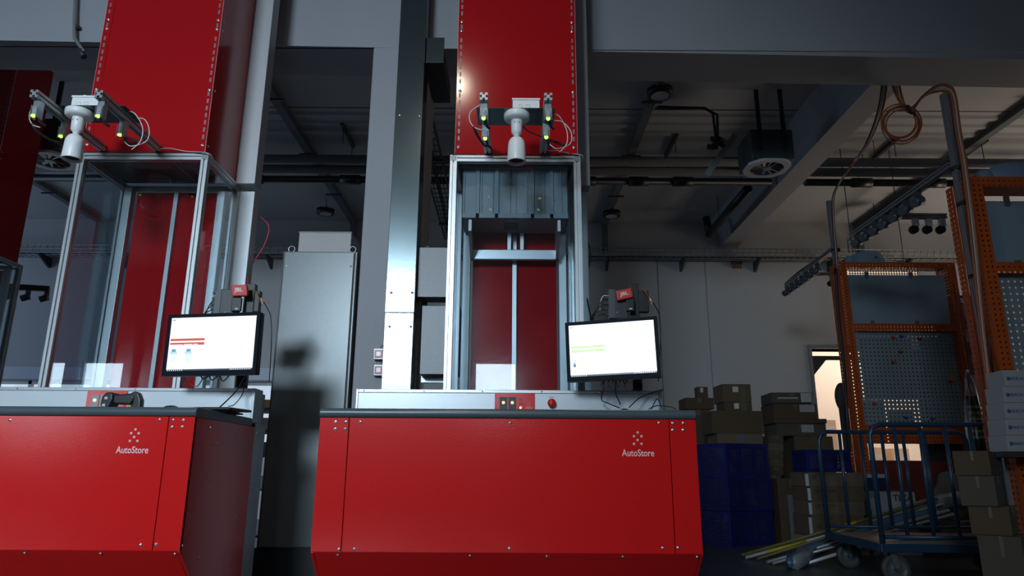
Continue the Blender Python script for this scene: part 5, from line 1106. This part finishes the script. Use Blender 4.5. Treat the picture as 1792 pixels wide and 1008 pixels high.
# white cartons stack in front of nearest rack
for k in range(5):
    ya, yb = 648 + 28.5 * k, 648 + 28.5 * (k + 1); dxk = [1, 0, 2, 4, 6][k]
    t_, W_, H_ = carton(1757 + dxk, 1850 + dxk, ya, yb, 4.02, .16, WCARD, 'white carton with blue print at the right edge, %s of five' % ('topmost', 'second', 'third', 'fourth', 'lowest')[k], z0=P(1800, yb, 4.02).z, name='white_carton', tape=False, group='white cartons at the right edge')
    text('BEXER', (W_ * .12, 0, H_ * .40), (1, 0, 0), (0, 0, 1), W_ * .42, H_ * .17, BINK, t_, local=True, bold=.02)
    b = MB(); b.lathe([(.0, .001), (.0115, .001), (.0115, 0)], (W_ * .07, 0, H_ * .48), (0, -1, 0), n=16); b.build('printed_disc', BINK, t_, local=True)
zlow = P(1800, 648 + 28.5 * 5, 4.02).z; p = P(1757, 790, 4.02)
b = MB(); b.box(p.x - .02, p.x + .45, 4.0, 4.19, zlow - .03, zlow); t = thing('side_table', (p.x, 4.0, 0), 'narrow dark shelf under the white cartons at the right edge', 'shelf'); b.build('shelf_top', DARKM, t)
for x in (p.x, p.x + .41):
    b = MB(); b.box(x, x + .03, 4.1, 4.13, 0, zlow - .031); b.build('leg', DARKM, t)

# plastic wrapped hanging bag between rack 1 and rack 2
t = thing('wrapped_roll', P(1715, 780, 5.3), 'clear plastic bag with yellow marked dark rolls hanging beside the nearest rack', 'bag')
b = MB(); q = [P(1708, 640, 5.3), P(1710, 700, 5.25), P(1712, 750, 5.25), P(1716, 800, 5.25)]
for i_, (x, y, r_) in enumerate(((1708, 655, .02), (1710, 700, .045), (1714, 740, .06), (1716, 800, .065))):
    pass
prof = [(.012, .72), (.03, .6), (.05, .42), (.075, .28), (.08, .1), (.07, 0), (0, 0)]
base = P(1716, 800, 5.95); b.lathe(prof, base, n=18)
for i_, v in enumerate(b.v): v.x += .012 * math.sin(i_ * 2.3); v.y += .012 * math.cos(i_ * 1.7)
b.build('plastic_wrap', PLASTIC, t)
for x_ in (-.02, .035):
    b = MB(); b.cyl(base + Vector((x_, 0, .02)), base + Vector((x_, 0, .5)), .022, n=12); rl = b.build('dark_roll', BLACK, t)
    for k in range(6): b = MB(); b.lathe([(.0225, 0), (.0225, .02)], base + Vector((x_, 0, .15 + k * .05)), n=12); b.build('yellow_mark', YEL, rl)
b = MB(); b.cyl(base + Vector((0, 0, .72)), (base.x, base.y, 2.3), .004, n=6); b.cyl(base + Vector((0, 0, 0)), (base.x, base.y, .0), .02, n=8); b.build('stand_rod', DARKM, t)

# ------------------------------------------------------------------ blue trolley
TP = thing('trolley', (2.36, 4.74, 0), 'blue tubular platform trolley with barred ends and grey wheels at lower right', 'trolley')
TP.rotation_euler = (0, 0, R(-3)); TW, TD, tr = 1.17, .95, .0165
b = MB(); b.box(0, TW, 0, .04, .20, .25); b.box(0, TW, TD - .04, TD, .20, .25); b.box(0, .04, .0405, TD - .0405, .20, .25); b.box(TW - .04, TW, .0405, TD - .0405, .20, .25); b.build('chassis', TROL, TP, local=True, bevel=.003)
b = MB(); b.box(.0405, TW - .0405, .0405, TD - .0405, .235, .252); b.build('platform', WOOD, TP, local=True)
for y, zt_ in ((.02, 1.0), (TD - .02, 1.0)):
    b = MB(); rr = .07; pts = [(.02, y, .2505), (.02, y, zt_ - rr), (.02 + rr * .3, y, zt_ - rr * .3), (.02 + rr, y, zt_), (TW - .02 - rr, y, zt_), (TW - .02 - rr * .3, y, zt_ - rr * .3), (TW - .02, y, zt_ - rr), (TW - .02, y, .2505)]
    b.tube(pts, tr, n=10, smooth=False); h = b.build('end_hoop', TROL, TP, local=True)
    b = MB(); b.cyl((.037, y, .29), (TW - .037, y, .29), tr * .8, n=10); b.build('lower_rail', TROL, h, local=True)
    for k in range(6):
        x = .02 + (k + 1) * .1625; b = MB(); b.cyl((x, y, .30), (x, y, zt_ - .012), .0125, n=10); b.build('bar', TROL, h, local=True)
for (x, y) in ((.10, .10), (TW - .10, .10), (.10, TD - .12), (TW - .10, TD - .12)):
    b = MB(); ax = Vector((math.cos(R(0)), math.sin(R(0)), 0)); 
    b.box(x - .045, x + .045, y - .045, y + .045, .188, .1995); b.prism([(-.02, .187), (.02, .187), (.035, .085), (.015, .075)], lambda u, v, a_: Vector((x + u, y + a_, v)), -.026, -.022); b.prism([(-.02, .187), (.02, .187), (.035, .085), (.015, .075)], lambda u, v, a_: Vector((x + u, y + a_, v)), .022, .026)
    cs = b.build('caster_fork', GALV, TP, local=True)
    c = Vector((x + .02, y, .0905)); wv = (0, 1, 0)
    b = MB(); b.lathe([(.068, -.017), (.083, -.018), (.09, -.010), (.09, .010), (.083, .018), (.068, .017)], c, wv, n=32); b.build('tyre', mat('grey_tyre', (.05, .055, .06), .6), cs, local=True)
    b = MB(); b.lathe([(.016, -.02), (.016, -.012), (.066, -.010), (.068, -.017)], c, wv, n=32); b.lathe([(.016, .02), (.016, .012), (.066, .010), (.068, .017)], c, wv, n=32)
    for k in range(8):
        a_ = k * math.pi / 4; Mx = Matrix.Translation(c) @ Matrix.Rotation(a_, 4, 'Y'); b.box(.018, .066, -.014, .014, -.003, .003, 0, Mx)
    b.build('wheel_disc', mat('wheel_grey', (.08, .095, .10), .5), cs, local=True)
    b = MB(); b.cyl(c - Vector((0, .03, 0)), c + Vector((0, .03, 0)), .009, n=10); b.build('axle', CHROME, cs, local=True)
# pale sheets along the platform
b = MB(); Mx = Matrix.Translation((2.36, 4.74, .253)) @ Matrix.Rotation(R(-3), 4, 'Z'); b.box(.15, 1.1, .06, .10, 0, .02, 0, Mx); tag(b.build('metal_strip', GALV, None, origin=(2.9, 4.8, .253)), 'shiny pale strip lying along the near edge of the trolley platform', 'strip')

# tubes and wrapped profiles leaning on the floor behind the trolley
def stick(p0, p1, r, m_, label, cap=None, g='long profiles on the floor by the trolley'):
    b = MB(); b.cyl(p0, p1, r, n=10); t = thing('long_profile', p0, label, 'profile', g); b.build('profile_body', m_, t)
    if cap:
        b = MB(); d = (Vector(p1) - Vector(p0)); b.cyl(Vector(p0) + d * cap[0], Vector(p0) + d * cap[1], r * 1.15, n=10); b.build('marking', YEL, t)
def FL(x, y, z=.02): return PZ(x, y, z)
E = lambda x, y, Y=6.1: P(x, y, Y)
stick(FL(1298, 972), E(1640, 873, 6.15), .013, mat('dull_yellow_tube', (.14, .125, .035), .45), 'dull yellow topmost tube lying from the floor up behind the trolley', (.52, .58))
stick(FL(1305, 976), E(1650, 882, 6.08), .012, GYC, 'grey tube just under the topmost yellow one, behind the trolley', (.1, .3))
stick(FL(1342, 984), E(1660, 893, 6.0), .014, ALUD, 'aluminium profile third in the bundle behind the trolley')
stick(FL(1352, 986), E(1668, 900, 5.97), .012, ALUD, 'thin aluminium profile fourth in the bundle behind the trolley')
stick(FL(1405, 988), E(1560, 940, 5.92), .012, WHITES, 'pale profile nearest in the bundle, passing behind the trolley wheel')
stick(FL(1325, 978, .045), E(1640, 880, 6.12), .01, mat('dull_yellow_tube2', (.12, .11, .03), .45), 'thin yellow tube between the grey ones behind the trolley', (.38, .46))
def bag(pts, rs, m_, label, name='wrapped_bundle'):
    b = MB(); n = 14; P0 = [Vector(p) for p in pts]; vs = []
    for i, (p, r_) in enumerate(zip(P0, rs)):
        for k in range(n):
            a_ = 2 * math.pi * k / n; rr = r_ * (1 + .22 * math.sin(k * 2.7 + i * 1.9) + .1 * math.sin(k * 5 + i)); vs.append(p + Vector((0, math.cos(a_) * rr * .8, math.sin(a_) * rr)))
    fs = [(i * n + k, i * n + (k + 1) % n, (i + 1) * n + (k + 1) % n, (i + 1) * n + k) for i in range(len(P0) - 1) for k in range(n)] + [tuple(reversed(range(n))), tuple((len(P0) - 1) * n + k for k in range(n))]
    b.add(vs, fs, 0, True); return tag(b.build(name, m_, None, origin=P0[0]), label, 'bundle', 'plastic wrapped bundles')
bag([FL(1378, 985, .05), FL(1400, 975, .07), E(1440, 955, 5.95), E(1480, 940, 5.97), E(1560, 915, 6.0), E(1640, 900, 6.02)], [.04, .062, .055, .05, .05, .05], mat('blue_film', (.05, .11, .19), .3), 'blue grey plastic wrapped bundle lying behind the trolley wheels')
bag([FL(1376, 988, .03), FL(1392, 984, .05), FL(1410, 976, .07), E(1430, 962, 5.9)], [.02, .05, .055, .03], mat('frosted_film', (.20, .22, .23), .35), 'crumpled clear plastic end of the wrapped bundle on the floor')
bag([E(1560, 905, 6.2), E(1600, 893, 6.2), E(1650, 878, 6.2), E(1690, 868, 6.2)], [.05, .06, .06, .04], mat('silver_film', (.34, .34, .33), .25, .4), 'silver grey wrapped bundle higher up behind the trolley bars')
# grey sack behind trolley
b = MB(); q = P(1665, 868, 6.45); b.ball(q, .2, 0, 20, 14, (.75, .4, 1.05))
for i_, v in enumerate(b.v): v.x += .02 * math.sin(v.z * 30 + v.y * 13); v.z = max(v.z, .16)
zmin_ = min(v.z for v in b.v)
tag(b.build('grey_sack', mat('grey_fabric', (.13, .12, .11), .85), None, origin=(q.x, q.y, .16)), 'grey fabric sack standing behind the trolley bars at right', 'sack')
b = MB(); b.box(q.x - .2, q.x + .25, 6.32, 6.6, 0, zmin_ - .001); tag(b.build('cardboard_box', C[3], None, origin=(q.x, 6.45, 0)), 'low brown box under the grey sack behind the trolley', 'box')
# dark bag / clothes hung left of rack 1 (between gate and rack)
b = MB(); q = P(1474, 690, 7.3); b.ball(P(1474, 695, 7.3), .1, 0, 14, 10, (.75, .6, 1.5)); b.cyl(P(1474, 715, 7.3), (q.x, 7.3, .02), .035, n=10)
tag(b.build('covered_stand', mat('dark_cloth', (.03, .04, .05), .8), None, origin=(q.x, 7.3, 0)), 'dark cloth covered stand beside the left foot of the farther orange rack', 'stand')
# junction box with orange cables on back wall
p = P(1290, 460, BY - .06); t = thing('wall_socket_box', (p.x, BY, p.z), 'small brown box with hanging tags on the back wall under the cable tray', 'junction box')
b = MB(); b.box(p.x - .08, p.x + .08, BY - .06, BY - .001, p.z - .01, p.z + .06); b.build('box_body', DARKM, t)
for k in range(4): b = MB(); b.box(p.x - .075 + k * .04, p.x - .05 + k * .04, BY - .05, BY - .02, p.z - .08, p.z - .0105); b.build('cable_tail', mat('brown_tail', (.22, .10, .05), .6), t)
# things seen in the passage
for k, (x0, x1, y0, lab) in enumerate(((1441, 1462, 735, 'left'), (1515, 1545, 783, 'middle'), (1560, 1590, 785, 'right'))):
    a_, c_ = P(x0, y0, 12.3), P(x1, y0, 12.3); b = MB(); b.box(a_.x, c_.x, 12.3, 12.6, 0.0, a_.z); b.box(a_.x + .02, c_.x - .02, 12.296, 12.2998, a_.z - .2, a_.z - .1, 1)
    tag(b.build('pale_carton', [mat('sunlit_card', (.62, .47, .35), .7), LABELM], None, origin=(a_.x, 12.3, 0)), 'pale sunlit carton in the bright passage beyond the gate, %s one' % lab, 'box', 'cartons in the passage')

# ceiling lamp of the near hall (its glint shows on the middle red casing)
lx, ly, lz = -.56, 1.6, 4.30
t = thing('high_bay_light', (lx, ly, lz), 'lit round high bay lamp on the near hall ceiling above the camera', 'light')
b = MB(); b.lathe([(0.0, .085), (.06, .08), (.10, .045), (.128, 0), (.118, -.012), (.085, -.012)], (lx, ly, lz), n=28); b.build('housing', BLACK, t)
b = MB(); b.lathe([(.085, -.012), (0, -.012)], (lx, ly, lz), n=28); b.build('lens', em('lamp_warm', (1, .86, .68), 170), t)
b = MB(); b.cyl((lx, ly, lz + .08), (lx, ly, CZ), .004, n=6); b.build('hanging_cord', BLACK, t)
l = bpy.data.lights.new('lamp_light', 'SPOT'); l.energy = 22; l.color = (1, .88, .72); l.spot_size = R(150); l.spot_blend = .6; l.shadow_soft_size = .08
o = bpy.data.objects.new('lamp_light', l); COL.objects.link(o); o.location = (lx, ly, lz - .03)
